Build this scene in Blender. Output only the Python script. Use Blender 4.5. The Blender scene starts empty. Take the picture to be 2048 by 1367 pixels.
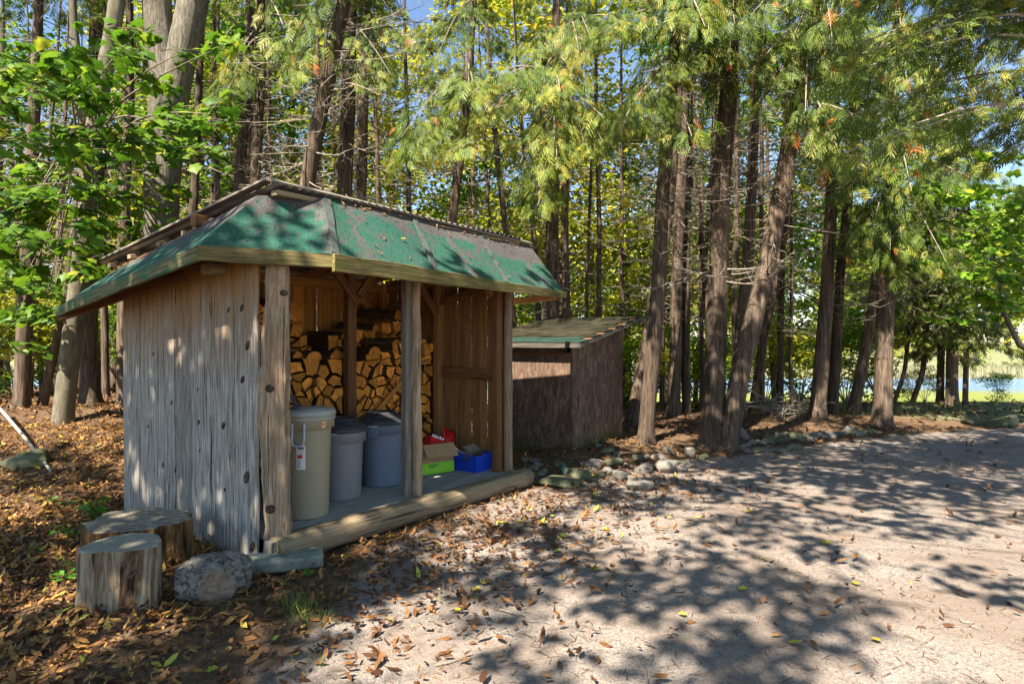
import bpy, math, random
import numpy as np
from mathutils import Vector, Matrix, noise as mnoise
R = math.radians
rng = np.random.default_rng(7)
random.seed(7)
SC = bpy.context.scene
COL = SC.collection

# ------------------------------------------------------------------ camera, sky, sun, exposure
EYE = 1.5
FPX = 1238.0                                   # focal length in pixels of a 2048 px wide picture
cam = bpy.data.cameras.new('camera'); cam.sensor_width = 36.0; cam.lens = 36.0 * FPX / 2048.0
cam.clip_start = 0.05; cam.clip_end = 3000.0
camo = bpy.data.objects.new('camera', cam); COL.objects.link(camo)
camo.location = (0, 0, EYE); camo.rotation_euler = (R(90), 0, 0)
SC.camera = camo
SUN_AZ, SUN_EL = R(212.0), R(50.0)             # azimuth clockwise from +Y
world = bpy.data.worlds.new('World'); SC.world = world; world.use_nodes = True
wn = world.node_tree.nodes; bg = wn['Background']
sky = wn.new('ShaderNodeTexSky'); sky.sky_type = 'NISHITA'; sky.sun_disc = False
sky.sun_elevation = SUN_EL; sky.sun_rotation = SUN_AZ; sky.air_density = 1.0; sky.dust_density = 0.2; sky.ozone_density = 2.5
world.node_tree.links.new(sky.outputs[0], bg.inputs[0]); bg.inputs[1].default_value = 0.068
sun = bpy.data.lights.new('sun', 'SUN'); sun.energy = 5.0; sun.angle = R(0.53); sun.color = (1.0, 0.91, 0.78)
suno = bpy.data.objects.new('sun', sun); COL.objects.link(suno)
TOSUN = Vector((math.sin(SUN_AZ) * math.cos(SUN_EL), math.cos(SUN_AZ) * math.cos(SUN_EL), math.sin(SUN_EL)))
suno.rotation_euler = TOSUN.to_track_quat('Z', 'Y').to_euler(); suno.location = TOSUN * 60
SC.view_settings.view_transform = 'Standard'; SC.view_settings.look = 'None'
SC.view_settings.gamma = 1.0; SC.view_settings.exposure = 1.95; SC.view_settings.use_curve_mapping = False
cy = SC.cycles
cy.max_bounces = 8; cy.diffuse_bounces = 6; cy.glossy_bounces = 2; cy.transmission_bounces = 4; cy.transparent_max_bounces = 4
cy.caustics_reflective = False; cy.caustics_refractive = False; cy.sample_clamp_indirect = 6.0

def at(x, y, Y):                               # where the photograph's pixel lies at depth Y
    return np.array([(x - 1024.0) / FPX * Y, Y, EYE - (y - 683.5) / FPX * Y])

# ------------------------------------------------------------------ mesh building
class MB:
    def __init__(s): s.v = []; s.n = 0; s.f = []; s.t = []; s.uv = []
    def add(s, V, F, mi=0, tint=None, uv=None):
        V = np.asarray(V, float); F = np.asarray(F, int)
        s.v.append(V); s.f.append((F + s.n, mi)); s.n += len(V)
        s.t.append(np.full(len(V), 0.5) if tint is None else np.broadcast_to(np.asarray(tint, float), (len(V),)))
        s.uv.append(np.zeros((len(V), 3)) if uv is None else np.asarray(uv, float))
        return s
    def mesh(s, name, mats, smooth=False, tint=False, uv=False):
        me = bpy.data.meshes.new(name)
        V = np.concatenate(s.v)
        me.vertices.add(len(V)); me.vertices.foreach_set('co', V.astype(np.float32).ravel())
        idx = np.concatenate([F.ravel() for F, m in s.f])
        tot = np.concatenate([np.full(len(F), F.shape[1]) for F, m in s.f])
        mi = np.concatenate([np.full(len(F), m) for F, m in s.f])
        me.loops.add(len(idx)); me.loops.foreach_set('vertex_index', idx.astype(np.int32))
        me.polygons.add(len(tot))
        st = np.concatenate([[0], np.cumsum(tot)[:-1]])
        me.polygons.foreach_set('loop_start', st.astype(np.int32))
        me.polygons.foreach_set('loop_total', tot.astype(np.int32))
        me.polygons.foreach_set('material_index', mi.astype(np.int32))
        me.polygons.foreach_set('use_smooth', np.full(len(tot), bool(smooth)))
        if tint:
            a = me.attributes.new('tint', 'FLOAT', 'POINT'); a.data.foreach_set('value', np.concatenate(s.t).astype(np.float32))
        if uv:
            a = me.attributes.new('puv', 'FLOAT_VECTOR', 'POINT'); a.data.foreach_set('vector', np.concatenate(s.uv).astype(np.float32).ravel())
        me.update(calc_edges=True); me.validate()
        for m in (mats if isinstance(mats, (list, tuple)) else [mats]): me.materials.append(M[m])
        return me
    def build(s, name, mats, parent=None, mat=None, **k):
        return link(name, s.mesh(name, mats, **k), parent, mat)

def link(name, me, parent=None, mat=None):
    o = bpy.data.objects.new(name, me); COL.objects.link(o)
    if parent is not None: o.parent = parent
    if mat is not None: o.matrix_basis = mat
    return o
def tag(o, label=None, cat=None, group=None, kind=None):
    if label: o['label'] = label
    if cat: o['category'] = cat
    if group: o['group'] = group
    if kind: o['kind'] = kind
    return o
def thing(name, label, cat, loc=(0, 0, 0), rz=0.0, group=None):
    o = bpy.data.objects.new(name, None); COL.objects.link(o); o.empty_display_size = 0.1
    o.location = loc; o.rotation_euler = (0, 0, rz)
    return tag(o, label, cat, group)
def ordinal(n):
    w = ['first', 'second', 'third', 'fourth', 'fifth', 'sixth', 'seventh', 'eighth', 'ninth', 'tenth', 'eleventh', 'twelfth']
    return w[n - 1] if n <= 12 else '%d%s' % (n, 'th' if 10 < n % 100 < 20 else {1: 'st', 2: 'nd', 3: 'rd'}.get(n % 10, 'th'))

def frames(P):
    P = np.asarray(P, float); T = np.gradient(P, axis=0); T /= np.linalg.norm(T, axis=1)[:, None] + 1e-9
    ref = np.array([1.0, 0, 0]) if abs(T.mean(0)[0]) < 0.8 else np.array([0, 0, 1.0])
    N = np.cross(T, ref); N /= np.linalg.norm(N, axis=1)[:, None] + 1e-9
    B = np.cross(T, N)
    return P, T, N, B
def tube(mb, P, rad, m=8, cap=True, mi=0, tint=None, rough=None):
    P, T, N, B = frames(P); n = len(P); rad = np.broadcast_to(np.asarray(rad, float), (n,))
    a = np.linspace(0, 2 * np.pi, m, endpoint=False)
    rr = rad[:, None] * (np.ones((n, m)) if rough is None else rough(np.arange(n)[:, None], a[None, :]))
    V = P[:, None, :] + rr[..., None] * (np.cos(a)[None, :, None] * N[:, None, :] + np.sin(a)[None, :, None] * B[:, None, :])
    i = np.arange(n - 1)[:, None] * m; j = np.arange(m)[None, :]; j2 = (j + 1) % m
    F = np.stack([i + j, i + m + j, i + m + j2, i + j2], -1).reshape(-1, 4)
    mb.add(V.reshape(-1, 3), F, mi, tint)
    if cap:
        for k, o in ((0, 1), (n - 1, -1)):
            f = np.arange(m)[::o]
            mb.add(V[k], f[None, :], mi, tint)
def lathe(mb, prof, m=40, mi=0):
    prof = np.asarray(prof, float); n = len(prof); a = np.linspace(0, 2 * np.pi, m, endpoint=False)
    V = np.stack([prof[:, 0:1] * np.cos(a), prof[:, 0:1] * np.sin(a), np.repeat(prof[:, 1:2], m, 1)], -1).reshape(-1, 3)
    i = np.arange(n - 1)[:, None] * m; j = np.arange(m)[None, :]; j2 = (j + 1) % m
    F = np.stack([i + j, i + j2, i + m + j2, i + m + j], -1).reshape(-1, 4)
    mb.add(V, F, mi); return mb
def box(mb, c, d, mi=0, Rm=None):
    c = np.asarray(c, float); d = np.asarray(d, float) / 2
    S = np.array([[x, y, z] for x in (-1, 1) for y in (-1, 1) for z in (-1, 1)], float) * d
    if Rm is not None: S = S @ np.asarray(Rm).T
    F = [[0, 1, 3, 2], [4, 6, 7, 5], [0, 4, 5, 1], [2, 3, 7, 6], [0, 2, 6, 4], [1, 5, 7, 3]]
    mb.add(S + c, F, mi); return mb
def basis(p0, p1, up=(0, 0, 1)):
    p0, p1 = Vector(p0), Vector(p1); x = (p1 - p0).normalized(); up = Vector(up)
    if abs(x.dot(up)) > 0.98: up = Vector((0, 1, 0))
    y = up.cross(x).normalized(); z = x.cross(y)
    m = Matrix((x, y, z)).transposed().to_4x4(); m.translation = p0
    return m, (p1 - p0).length
def plank(name, parent, p0, p1, w, t, mat, up=(0, 0, 1), jit=0.0, seg=1, bev=0.12, taper=1.0, sag=0.0, rg=None):
    """sawn timber: length along local X, width w along local Y, thickness t along local Z (towards up)"""
    rg = rg or rng
    m, L = basis(p0, p1, up); n = seg + 1; xs = np.linspace(0, L, n)
    b = bev * min(w, t)
    prof = np.array([[-w/2 + b, -t/2], [w/2 - b, -t/2], [w/2, -t/2 + b], [w/2, t/2 - b], [w/2 - b, t/2], [-w/2 + b, t/2], [-w/2, t/2 - b], [-w/2, -t/2 + b]])
    k = len(prof)
    wl = np.cumsum(rg.normal(0, jit, n)); wl -= np.linspace(wl[0], wl[-1], n); wr = np.cumsum(rg.normal(0, jit, n)); wr -= np.linspace(wr[0], wr[-1], n)
    V = np.zeros((n, k, 3)); V[..., 0] = xs[:, None]; V[..., 1] = prof[None, :, 0]; V[..., 2] = prof[None, :, 1]
    tp = np.linspace(1, taper, n)[:, None]; V[..., 1] *= tp
    V[..., 1] += np.where(prof[None, :, 0] > 0, wr[:, None], wl[:, None])
    V[..., 2] += rg.normal(0, jit * 0.25, (n, 1)) - sag * np.sin(np.pi * xs / L)[:, None]
    i = np.arange(n - 1)[:, None] * k; j = np.arange(k)[None, :]; j2 = (j + 1) % k
    F = np.stack([i + j, i + k + j, i + k + j2, i + j2], -1).reshape(-1, 4)[:, ::-1]
    mb = MB(); mb.add(V.reshape(-1, 3), F); mb.add(V[0], np.arange(k)[None, ::-1]); mb.add(V[-1], np.arange(k)[None, :])
    o = mb.build(name, mat, parent, m); o.data.polygons.foreach_set('use_smooth', [False] * len(o.data.polygons)); return o
def pole(name, parent, p0, p1, r0, r1, mat, m=16, seg=14, wob=0.006, lump=0.08, knots=(), rg=None):
    """a peeled log with wobble and knot swellings; knots = (fraction, angle, size)"""
    rg = rg or rng
    mm, L = basis(p0, p1); n = seg + 1; xs = np.linspace(0, L, n)
    P = np.stack([xs, np.cumsum(rg.normal(0, wob, n)), np.cumsum(rg.normal(0, wob, n))], 1)
    P[:, 1] -= np.linspace(0, P[-1, 1], n); P[:, 2] -= np.linspace(0, P[-1, 2], n)
    ph = rg.uniform(0, 6.28, 6)
    def rough(i, a):
        q = 1 + lump * (np.sin(2 * a + ph[0] + i * .21) * .5 + np.sin(3 * a + ph[1] - i * .3) * .35 + np.sin(5 * a + ph[2] + i * .5) * .25)
        for (fr, an, sz) in knots:
            d = np.angle(np.exp(1j * (a - an)))
            q = q + sz * np.exp(-(d / .38) ** 2 - ((i / seg - fr) * L / .035) ** 2)
        return q
    mb = MB(); tube(mb, P, np.linspace(r0, r1, n), m, True, 0, None, rough)
    return mb.build(name, mat, parent, mm, smooth=True)

# ------------------------------------------------------------------ materials
M = {}
class NG:
    def __init__(s, name):
        s.m = bpy.data.materials.new(name); s.m.use_nodes = True; s.t = s.m.node_tree; s.n = s.t.nodes; s.l = s.t.links
        s.b = s.n['Principled BSDF']; s.out = s.n['Material Output']; M[name] = s.m
    def new(s, ty, **k):
        x = s.n.new(ty)
        for a, v in k.items(): setattr(x, a, v)
        return x
    def put(s, sock, v):
        if hasattr(v, 'is_output') or isinstance(v, bpy.types.NodeSocket): s.l.new(v, sock)
        else: sock.default_value = (*v, 1.0) if isinstance(v, tuple) and len(v) == 3 and sock.type == 'RGBA' else v
    def coord(s, kind='Object', scale=(1, 1, 1), rnd=True):
        if kind == 'puv': o = s.new('ShaderNodeAttribute', attribute_name='puv').outputs['Vector']
        else: o = s.new('ShaderNodeTexCoord').outputs[kind]
        mp = s.new('ShaderNodeMapping'); s.l.new(o, mp.inputs[0]); mp.inputs['Scale'].default_value = scale
        if rnd:
            oi = s.new('ShaderNodeObjectInfo'); mu = s.new('ShaderNodeMath', operation='MULTIPLY'); s.l.new(oi.outputs['Random'], mu.inputs[0]); mu.inputs[1].default_value = 57.0
            s.l.new(mu.outputs[0], mp.inputs['Location'])
        return mp.outputs[0]
    def noise(s, vec, scale=5.0, detail=5.0, rough=0.6, dist=0.0):
        x = s.new('ShaderNodeTexNoise'); s.l.new(vec, x.inputs['Vector']); x.inputs['Scale'].default_value = scale
        x.inputs['Detail'].default_value = detail; x.inputs['Roughness'].default_value = rough; x.inputs['Distortion'].default_value = dist
        return x.outputs['Fac']
    def ramp(s, fac, stops):
        x = s.new('ShaderNodeValToRGB'); s.l.new(fac, x.inputs[0]); e = x.color_ramp.elements
        while len(e) < len(stops): e.new(0.5)
        for q, (p, c) in zip(e, stops): q.position = p; q.color = (*c, 1.0) if isinstance(c, tuple) else (c, c, c, 1.0)
        return x.outputs[0]
    def mix(s, fac, a, b, mode='MIX'):
        x = s.new('ShaderNodeMix', data_type='RGBA', blend_type=mode)
        s.put(x.inputs[0], fac); s.put(x.inputs[6], a); s.put(x.inputs[7], b); return x.outputs[2]
    def math(s, op, a, b=0.0, c=0.0):
        x = s.new('ShaderNodeMath', operation=op)
        for i, q in enumerate((a, b, c)): s.put(x.inputs[i], q)
        return x.outputs[0]
    def sep(s, vec):
        x = s.new('ShaderNodeSeparateXYZ'); s.l.new(vec, x.inputs[0]); return x.outputs
    def attr(s, name='tint'): return s.new('ShaderNodeAttribute', attribute_name=name).outputs['Fac']
    def rand(s): return s.new('ShaderNodeObjectInfo').outputs['Random']
    def bump(s, h, strength=0.5, dist=0.01):
        x = s.new('ShaderNodeBump'); s.l.new(h, x.inputs['Height']); x.inputs['Strength'].default_value = strength; x.inputs['Distance'].default_value = dist
        s.l.new(x.outputs[0], s.b.inputs['Normal'])
    def fin(s, col, rough=0.8, spec=0.3):
        s.put(s.b.inputs['Base Color'], col); s.put(s.b.inputs['Roughness'], rough); s.b.inputs['Specular IOR Level'].default_value = spec
        return s

def wood(name, stops, grain=(1.5, 28, 28), rough=0.85, bump=0.6, top=None, stain=None, crack=True, flip=False):
    g = NG(name); v = g.coord('Object', grain)
    n = g.noise(v, 2.2, 6, 0.68, 0.6); c = g.ramp(n, stops)
    v2 = g.coord('Object', (grain[0] * .5, grain[1] * .18, grain[2] * .18)); n2 = g.noise(v2, 2.0, 4, 0.6)
    c = g.mix(g.math('MULTIPLY', g.math('SUBTRACT', 1.0, n2), 0.75), c, g.mix(0.55, c, (0.03, 0.022, 0.016)))
    rd = g.rand(); hv = g.new('ShaderNodeHueSaturation'); g.l.new(c, hv.inputs['Color'])
    g.put(hv.inputs['Value'], g.math('MULTIPLY_ADD', rd, 0.45, 0.78)); c = hv.outputs[0]
    if top:
        sp = g.sep(g.coord('Generated', (1, 1, 1), False)); f = g.math('ADD', g.math('SUBTRACT', 1.0, sp[0]) if flip else sp[0], g.math('MULTIPLY', g.math('SUBTRACT', n2, 0.5), 0.6))
        c = g.mix(g.ramp(f, [(top[1], 0.0), (top[2], 1.0)]), c, g.mix(n, top[0], tuple(q * .35 for q in top[0])))
    if stain:
        v3 = g.coord('Object', (2, 5, 5)); c = g.mix(g.math('MULTIPLY', g.ramp(g.noise(v3, 2.5, 4, .65), [(.48, 0.0), (.66, 1.0)]), stain[1]), c, stain[0])
    if crack:
        vc = g.coord('Object', (grain[0] * .35, grain[1] * 1.2, grain[2] * 1.2)); k = g.ramp(g.noise(vc, 3.0, 3, .5), [(.33, 1.0), (.38, 0.0)])
        c = g.mix(g.math('MULTIPLY', k, 0.8), c, (0.012, 0.009, 0.007)); n = g.math('SUBTRACT', n, g.math('MULTIPLY', k, .5))
    g.bump(n, bump, 0.012); g.fin(c, rough, 0.2); return g
wood('grey_board', [(.31, (.04, .034, .027)), (.41, (.205, .184, .155)), (.55, (.39, .357, .307)), (.70, (.56, .51, .44))], top=((.40, .205, .06), .58, .95), bump=1.0)
wood('log_post', [(.25, (.10, .065, .04)), (.45, (.30, .20, .12)), (.62, (.46, .35, .24)), (.8, (.62, .53, .42))], (1.2, 20, 20))
wood('warm_board', [(.25, (.26, .095, .02)), (.5, (.54, .235, .05)), (.75, (.70, .36, .10))], (1.2, 26, 26))
wood('brown_board', [(.25, (.16, .07, .022)), (.5, (.36, .18, .062)), (.75, (.53, .30, .12))], (1.2, 26, 26))
wood('dark_timber', [(.25, (.10, .044, .018)), (.5, (.24, .11, .042)), (.75, (.38, .195, .085))], (1.4, 24, 24))
wood('mossy_fascia', [(.30, (.055, .042, .016)), (.5, (.19, .145, .055)), (.75, (.36, .29, .13))], (1.4, 22, 22), stain=((.075, .095, .018), .75))
wood('green_fascia', [(.30, (.045, .045, .02)), (.5, (.14, .135, .06)), (.75, (.28, .26, .13))], (1.4, 22, 22), stain=((.012, .13, .062), .95))
wood('floor_board', [(.25, (.22, .20, .18)), (.5, (.38, .355, .325)), (.75, (.50, .47, .43))], (1.5, 14, 14), bump=.3)
wood('sill_wood', [(.25, (.17, .12, .065)), (.5, (.36, .27, .16)), (.75, (.50, .40, .26))], (1.2, 14, 14), bump=.5)
wood('grey_timber', [(.25, (.10, .085, .065)), (.5, (.22, .19, .15)), (.75, (.36, .32, .27))], (1.4, 22, 22))
wood('ply_brown', [(.32, (.045, .027, .018)), (.5, (.135, .083, .056)), (.70, (.27, .185, .135))], (3.0, 9, 9), bump=.15, stain=((.07, .05, .035), .5), crack=False, top=((.07, .085, .012), .80, .97), flip=True)
wood('trim_wood', [(.25, (.05, .043, .035)), (.5, (.115, .10, .082)), (.75, (.20, .178, .15))], (1.4, 22, 22))
wood('split_wood', [(.25, (.26, .105, .018)), (.5, (.47, .235, .05)), (.75, (.62, .36, .10))], (1.0, 16, 16), bump=.5, crack=False)
wood('knot_wood', [(.3, (.012, .008, .006)), (.5, (.055, .036, .024)), (.7, (.16, .12, .09))], (14, 14, 14), bump=.5, crack=False)

def end_grain(name, a, b, dark):
    g = NG(name); v = g.coord('Object', (1, 1, 1)); n = g.noise(v, 22, 5, .7); c = g.ramp(n, [(.3, a), (.65, b)])
    n2 = g.noise(g.coord('Object', (1, 1, 1)), 4, 3); c = g.mix(g.ramp(n2, [(.45, 0.0), (.75, .6)]), c, dark)
    rg_ = g.ramp(g.noise(g.coord('Object', (3, 40, 6)), 2.5, 4, .6), [(.36, .75), (.44, 0.0)]); c = g.mix(rg_, c, dark)
    hv = g.new('ShaderNodeHueSaturation'); g.l.new(c, hv.inputs['Color']); g.put(hv.inputs['Value'], g.math('MULTIPLY_ADD', g.rand(), 0.75, 0.7)); g.bump(n, .7, .008); g.fin(hv.outputs[0], .85, .2)
end_grain('log_end', (.50, .17, .022), (.82, .36, .06), (.16, .06, .016))
end_grain('stump_top', (.07, .06, .045), (.24, .20, .15), (.028, .025, .02))
end_grain('sawn_end', (.09, .062, .042), (.19, .138, .098), (.04, .027, .018))
end_grain('split_top', (.26, .24, .18), (.40, .37, .29), (.16, .15, .11))

def bark(name, stops, sc, bump=1.0, dist=0.02, moss=None):
    g = NG(name); v = g.coord('Object', sc); n = g.noise(v, 2.0, 7, .7, .8); c = g.ramp(n, stops)
    n2 = g.noise(g.coord('Object', (1, 1, .5)), 1.6, 4); c = g.mix(g.ramp(n2, [(.4, 0.0), (.75, .55)]), c, g.mix(.5, c, (.02, .018, .014)))
    if moss: c = g.mix(g.math('MULTIPLY', g.ramp(g.noise(g.coord('Object', (1, 1, 1)), 3, 5), [(.5, 0.0), (.65, 1.0)]), moss[1]), c, moss[0])
    hv = g.new('ShaderNodeHueSaturation'); g.l.new(c, hv.inputs['Color']); g.put(hv.inputs['Value'], g.math('MULTIPLY_ADD', g.rand(), 0.5, 0.75))
    g.bump(n, bump, dist); g.fin(hv.outputs[0], .9, .15); return g
bark('cedar_bark', [(.30, (.022, .015, .010)), (.47, (.085, .060, .042)), (.62, (.165, .122, .088)), (.8, (.27, .215, .165))], (14, 14, 1.1))
bark('maple_bark', [(.28, (.035, .031, .024)), (.48, (.12, .105, .08)), (.62, (.20, .18, .14)), (.8, (.30, .275, .225))], (15, 15, 2.4), 1.0, .025)
bark('smooth_bark', [(.28, (.07, .06, .04)), (.5, (.15, .132, .092)), (.75, (.25, .225, .17))], (6, 6, 2.0), .5, .008)
bark('stump_bark', [(.36, (.018, .011, .007)), (.46, (.13, .065, .024)), (.58, (.30, .17, .065)), (.72, (.46, .31, .15))], (7, 7, 1.6), 1.0, .05)
bark('split_face', [(.38, (.03, .018, .012)), (.46, (.20, .125, .07)), (.56, (.42, .32, .21)), (.70, (.56, .48, .37))], (7, 7, .9), 1.0, .05)
bark('rough_bark', [(.38, (.04, .034, .027)), (.47, (.24, .212, .175)), (.64, (.46, .42, .36))], (14, 14, 14), 1.0, .03)
bark('log_bark', [(.3, (.03, .018, .009)), (.5, (.09, .052, .025)), (.75, (.18, .11, .055))], (4, 16, 16), .8, .01)
bark('twig', [(.3, (.15, .12, .09)), (.7, (.40, .34, .27))], (6, 6, 6), .2)
bark('pale_stick', [(.3, (.20, .18, .15)), (.7, (.42, .39, .34))], (4, 18, 18), .3)
bark('stone', [(.25, (.07, .064, .056)), (.5, (.17, .155, .135)), (.75, (.31, .285, .25))], (5, 5, 5), .6, .012, ((.085, .095, .035), .55))
bark('pale_stone', [(.25, (.085, .072, .058)), (.5, (.19, .165, .138)), (.75, (.31, .275, .235))], (5, 5, 5), .6, .012)
bark('moss_stone', [(.25, (.06, .06, .035)), (.5, (.14, .14, .085)), (.75, (.26, .25, .18))], (6, 6, 6), .7, .012, ((.065, .085, .022), .85))
bark('leaf_pile', [(.3, (.03, .014, .008)), (.55, (.10, .045, .02)), (.75, (.2, .09, .04))], (12, 12, 12), .9, .02)

def leaf(name, stops, trans=0.45, rough=0.5, vary=0.35):
    g = NG(name); c = g.ramp(g.attr(), stops)
    hv = g.new('ShaderNodeHueSaturation'); g.l.new(c, hv.inputs['Color']); g.put(hv.inputs['Value'], g.math('MULTIPLY_ADD', g.rand(), vary, 1 - vary / 2))
    c = hv.outputs[0]; g.fin(c, rough, 0.35)
    tr = g.new('ShaderNodeBsdfTranslucent'); g.l.new(c, tr.inputs[0]); mx = g.new('ShaderNodeMixShader'); mx.inputs[0].default_value = trans
    g.l.new(g.b.outputs[0], mx.inputs[1]); g.l.new(tr.outputs[0], mx.inputs[2]); g.l.new(mx.outputs[0], g.out.inputs[0])
leaf('cedar_leaf', [(0.0, (.038, .07, .010)), (.35, (.085, .14, .016)), (.75, (.18, .24, .030)), (.955, (.32, .30, .045)), (.975, (.42, .13, .02)), (1.0, (.36, .10, .015))], .4)
leaf('dark_cedar_leaf', [(0.0, (.045, .06, .012)), (.5, (.10, .13, .02)), (1.0, (.20, .22, .035))], .35)
leaf('maple_leaf', [(0.0, (.035, .10, .008)), (.45, (.10, .22, .012)), (.85, (.20, .33, .022)), (1.0, (.36, .40, .03))], .5)
leaf('yellow_leaf', [(0.0, (.17, .24, .015)), (.5, (.37, .41, .025)), (.9, (.58, .53, .05)), (1.0, (.6, .44, .05))], .5)
leaf('far_leaf', [(0.0, (.10, .15, .02)), (.5, (.21, .25, .035)), (1.0, (.38, .36, .06))], .45)
leaf('herb_leaf', [(0.0, (.06, .19, .015)), (1.0, (.17, .38, .04))], .5)
leaf('grass_blade', [(0.0, (.08, .16, .02)), (.6, (.17, .26, .04)), (1.0, (.36, .33, .12))], .4)
leaf('reed', [(0.0, (.30, .29, .14)), (1.0, (.55, .50, .30))], .4)
leaf('litter', [(0.0, (.035, .017, .009)), (.25, (.09, .04, .018)), (.5, (.22, .10, .032)), (.75, (.40, .205, .055)), (.92, (.50, .33, .09)), (.965, (.50, .38, .045)), (1.0, (.38, .44, .05))], .2, .6, 0.0)

def plastic(name, col, rough=.5, dirt=.25):
    g = NG(name); n = g.noise(g.coord('Object', (1, 1, .4)), 7, 5, .7)
    c = g.mix(g.math('MULTIPLY', g.ramp(n, [(.42, 0.0), (.72, 1.0)]), dirt), col, tuple(q * .45 + .04 for q in col)); g.bump(g.noise(g.coord('Object'), 60, 3), .08, .002)
    g.fin(c, g.math('MULTIPLY_ADD', n, .3, rough - .12), .4)
plastic('beige_plastic', (.33, .285, .19)); plastic('grey_plastic', (.22, .225, .235), .5, .4); plastic('blue_grey_plastic', (.15, .19, .25), .5, .45)
plastic('black_plastic', (.045, .046, .05), .55, .5); plastic('blue_plastic', (.008, .055, .50), .35, .2); plastic('grey_handle', (.42, .45, .50), .4)
plastic('lid_beige', (.36, .36, .31)); plastic('red_plastic', (.55, .012, .014), .4, .1); plastic('white_paper', (.72, .70, .66), .6, .1)
plastic('cardboard', (.37, .235, .115), .8, .2); plastic('green_print', (.22, .55, .02), .5, .1); plastic('ink', (.03, .03, .03), .6, 0); plastic('red_print', (.50, .03, .03), .5, .1)
plastic('orange_paper', (.75, .42, .22), .6, .1); plastic('newsprint', (.33, .27, .20), .8, .4); plastic('teal_cloth', (.035, .085, .09), .8, .3); plastic('dark_metal', (.06, .06, .065), .5, .4)

g = NG('metal_sheet'); v = g.coord('Object', (1, 1, 1)); n = g.noise(v, 6, 5)
g.fin(g.ramp(n, [(.35, (.24, .25, .26)), (.65, (.38, .39, .40)), (.8, (.26, .18, .12))]), .45, .5); g.b.inputs['Metallic'].default_value = .7

# rolled roofing: green granules worn to grey felt at the top and along the seams (puv: metres along, height fraction, -)
g = NG('green_roofing'); v = g.coord('puv', (1, 1, 1), False); u_, h_, _ = g.sep(v)
big = g.noise(g.coord('puv', (1.6, 1.6, 1), False), 2.2, 5, .6, .4); fine = g.noise(g.coord('puv', (7, 2.6, 1), False), 4.0, 5, .75); gran = g.noise(g.coord('Object', (1, 1, 1), False), 260, 2, .6)
lim = g.new('ShaderNodeMapRange'); g.l.new(u_, lim.inputs[0]); lim.inputs[1].default_value = .9; lim.inputs[2].default_value = 2.2; lim.inputs[3].default_value = .98; lim.inputs[4].default_value = .72
edge = g.math('ADD', g.math('SUBTRACT', lim.outputs[0], h_), g.math('MULTIPLY', g.math('SUBTRACT', big, .5), 1.1))
mk = g.ramp(g.math('ADD', edge, g.math('MULTIPLY', g.math('SUBTRACT', fine, .5), .35)), [(.06, 0.0), (.20, 1.0)])
sw = g.math('ABSOLUTE', g.math('SUBTRACT', g.math('FRACT', g.math('ADD', g.math('MULTIPLY', u_, .83), g.math('MULTIPLY', g.math('SUBTRACT', big, .5), .5))), .5))
seam = g.ramp(g.math('ADD', sw, g.math('MULTIPLY', g.math('SUBTRACT', fine, .5), .09)), [(.015, .15), (.06, 1.0)])
worn = g.ramp(g.math('ADD', g.math('MULTIPLY', fine, .6), g.math('MULTIPLY', big, .4)), [(.41, .05), (.50, 1.0)])
mk = g.math('MULTIPLY', g.math('MULTIPLY', mk, seam), worn)
gr = g.mix(gran, (.010, .055, .036), (.038, .135, .092)); fl = g.mix(big, (.045, .040, .040), (.14, .122, .115))
c = g.mix(mk, fl, gr); speck = g.ramp(g.noise(g.coord('Object', (1, 1, 1), False), 55, 4, .8), [(.40, .85), (.47, 0.0)])
c = g.mix(speck, c, (.02, .03, .027)); g.bump(gran, .35, .003); g.fin(c, .9, .15)

g = NG('felt'); n = g.noise(g.coord('Object', (1, 1, 1)), 14, 5); g.bump(n, .3, .004); g.fin(g.ramp(n, [(.35, (.04, .042, .04)), (.55, (.085, .095, .088)), (.7, (.03, .085, .06))]), .9, .15)
g = NG('shingle'); n = g.noise(g.coord('Object', (1, 1, 1)), 30, 4); n2 = g.noise(g.new('ShaderNodeTexCoord').outputs['Object'], 3, 3)
c = g.mix(g.rand(), (.020, .019, .014), (.055, .046, .032)); c = g.mix(g.ramp(n, [(.35, .6), (.6, 0.0)]), c, (.03, .034, .018)); g.bump(n, .4, .004); g.fin(c, 1.0, .0)
g = NG('green_shingle'); n = g.noise(g.coord('Object', (1, 1, 1)), 30, 4); g.fin(g.mix(g.ramp(n, [(.35, .8), (.6, 0.0)]), (.02, .06, .042), (.03, .03, .026)), .9, .15)
g = NG('concrete'); n = g.noise(g.coord('Object', (1, 1, 1)), 12, 6); g.bump(n, .5, .006); g.fin(g.ramp(n, [(.3, (.10, .11, .085)), (.6, (.23, .235, .19)), (.8, (.33, .32, .27))]), .9, .15)

# ground: packed gravel on the drive, dark soil and needles under the trees, thin grass by the lake
g = NG('ground'); pos = g.new('ShaderNodeNewGeometry').outputs['Position']; drive = g.attr('tint')
f1 = g.noise(pos, 55, 4, .75); f2 = g.noise(pos, 9, 5, .65); f3 = g.noise(pos, 1.3, 4, .6); f4 = g.noise(pos, 190, 2, .6)
grav = g.mix(f2, (.195, .163, .137), (.335, .288, .25)); grav = g.mix(g.ramp(f1, [(.38, .75), (.55, 0.0)]), grav, (.10, .078, .062)); grav = g.mix(g.ramp(f4, [(.56, 0.0), (.66, .8)]), grav, (.50, .45, .41))
grav = g.mix(g.ramp(f3, [(.40, 0.0), (.62, .75)]), grav, (.19, .145, .112))
soil = g.mix(f2, (.045, .028, .017), (.13, .085, .05)); soil = g.mix(g.ramp(f1, [(.4, 0.0), (.62, .7)]), soil, (.20, .125, .07))
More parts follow.
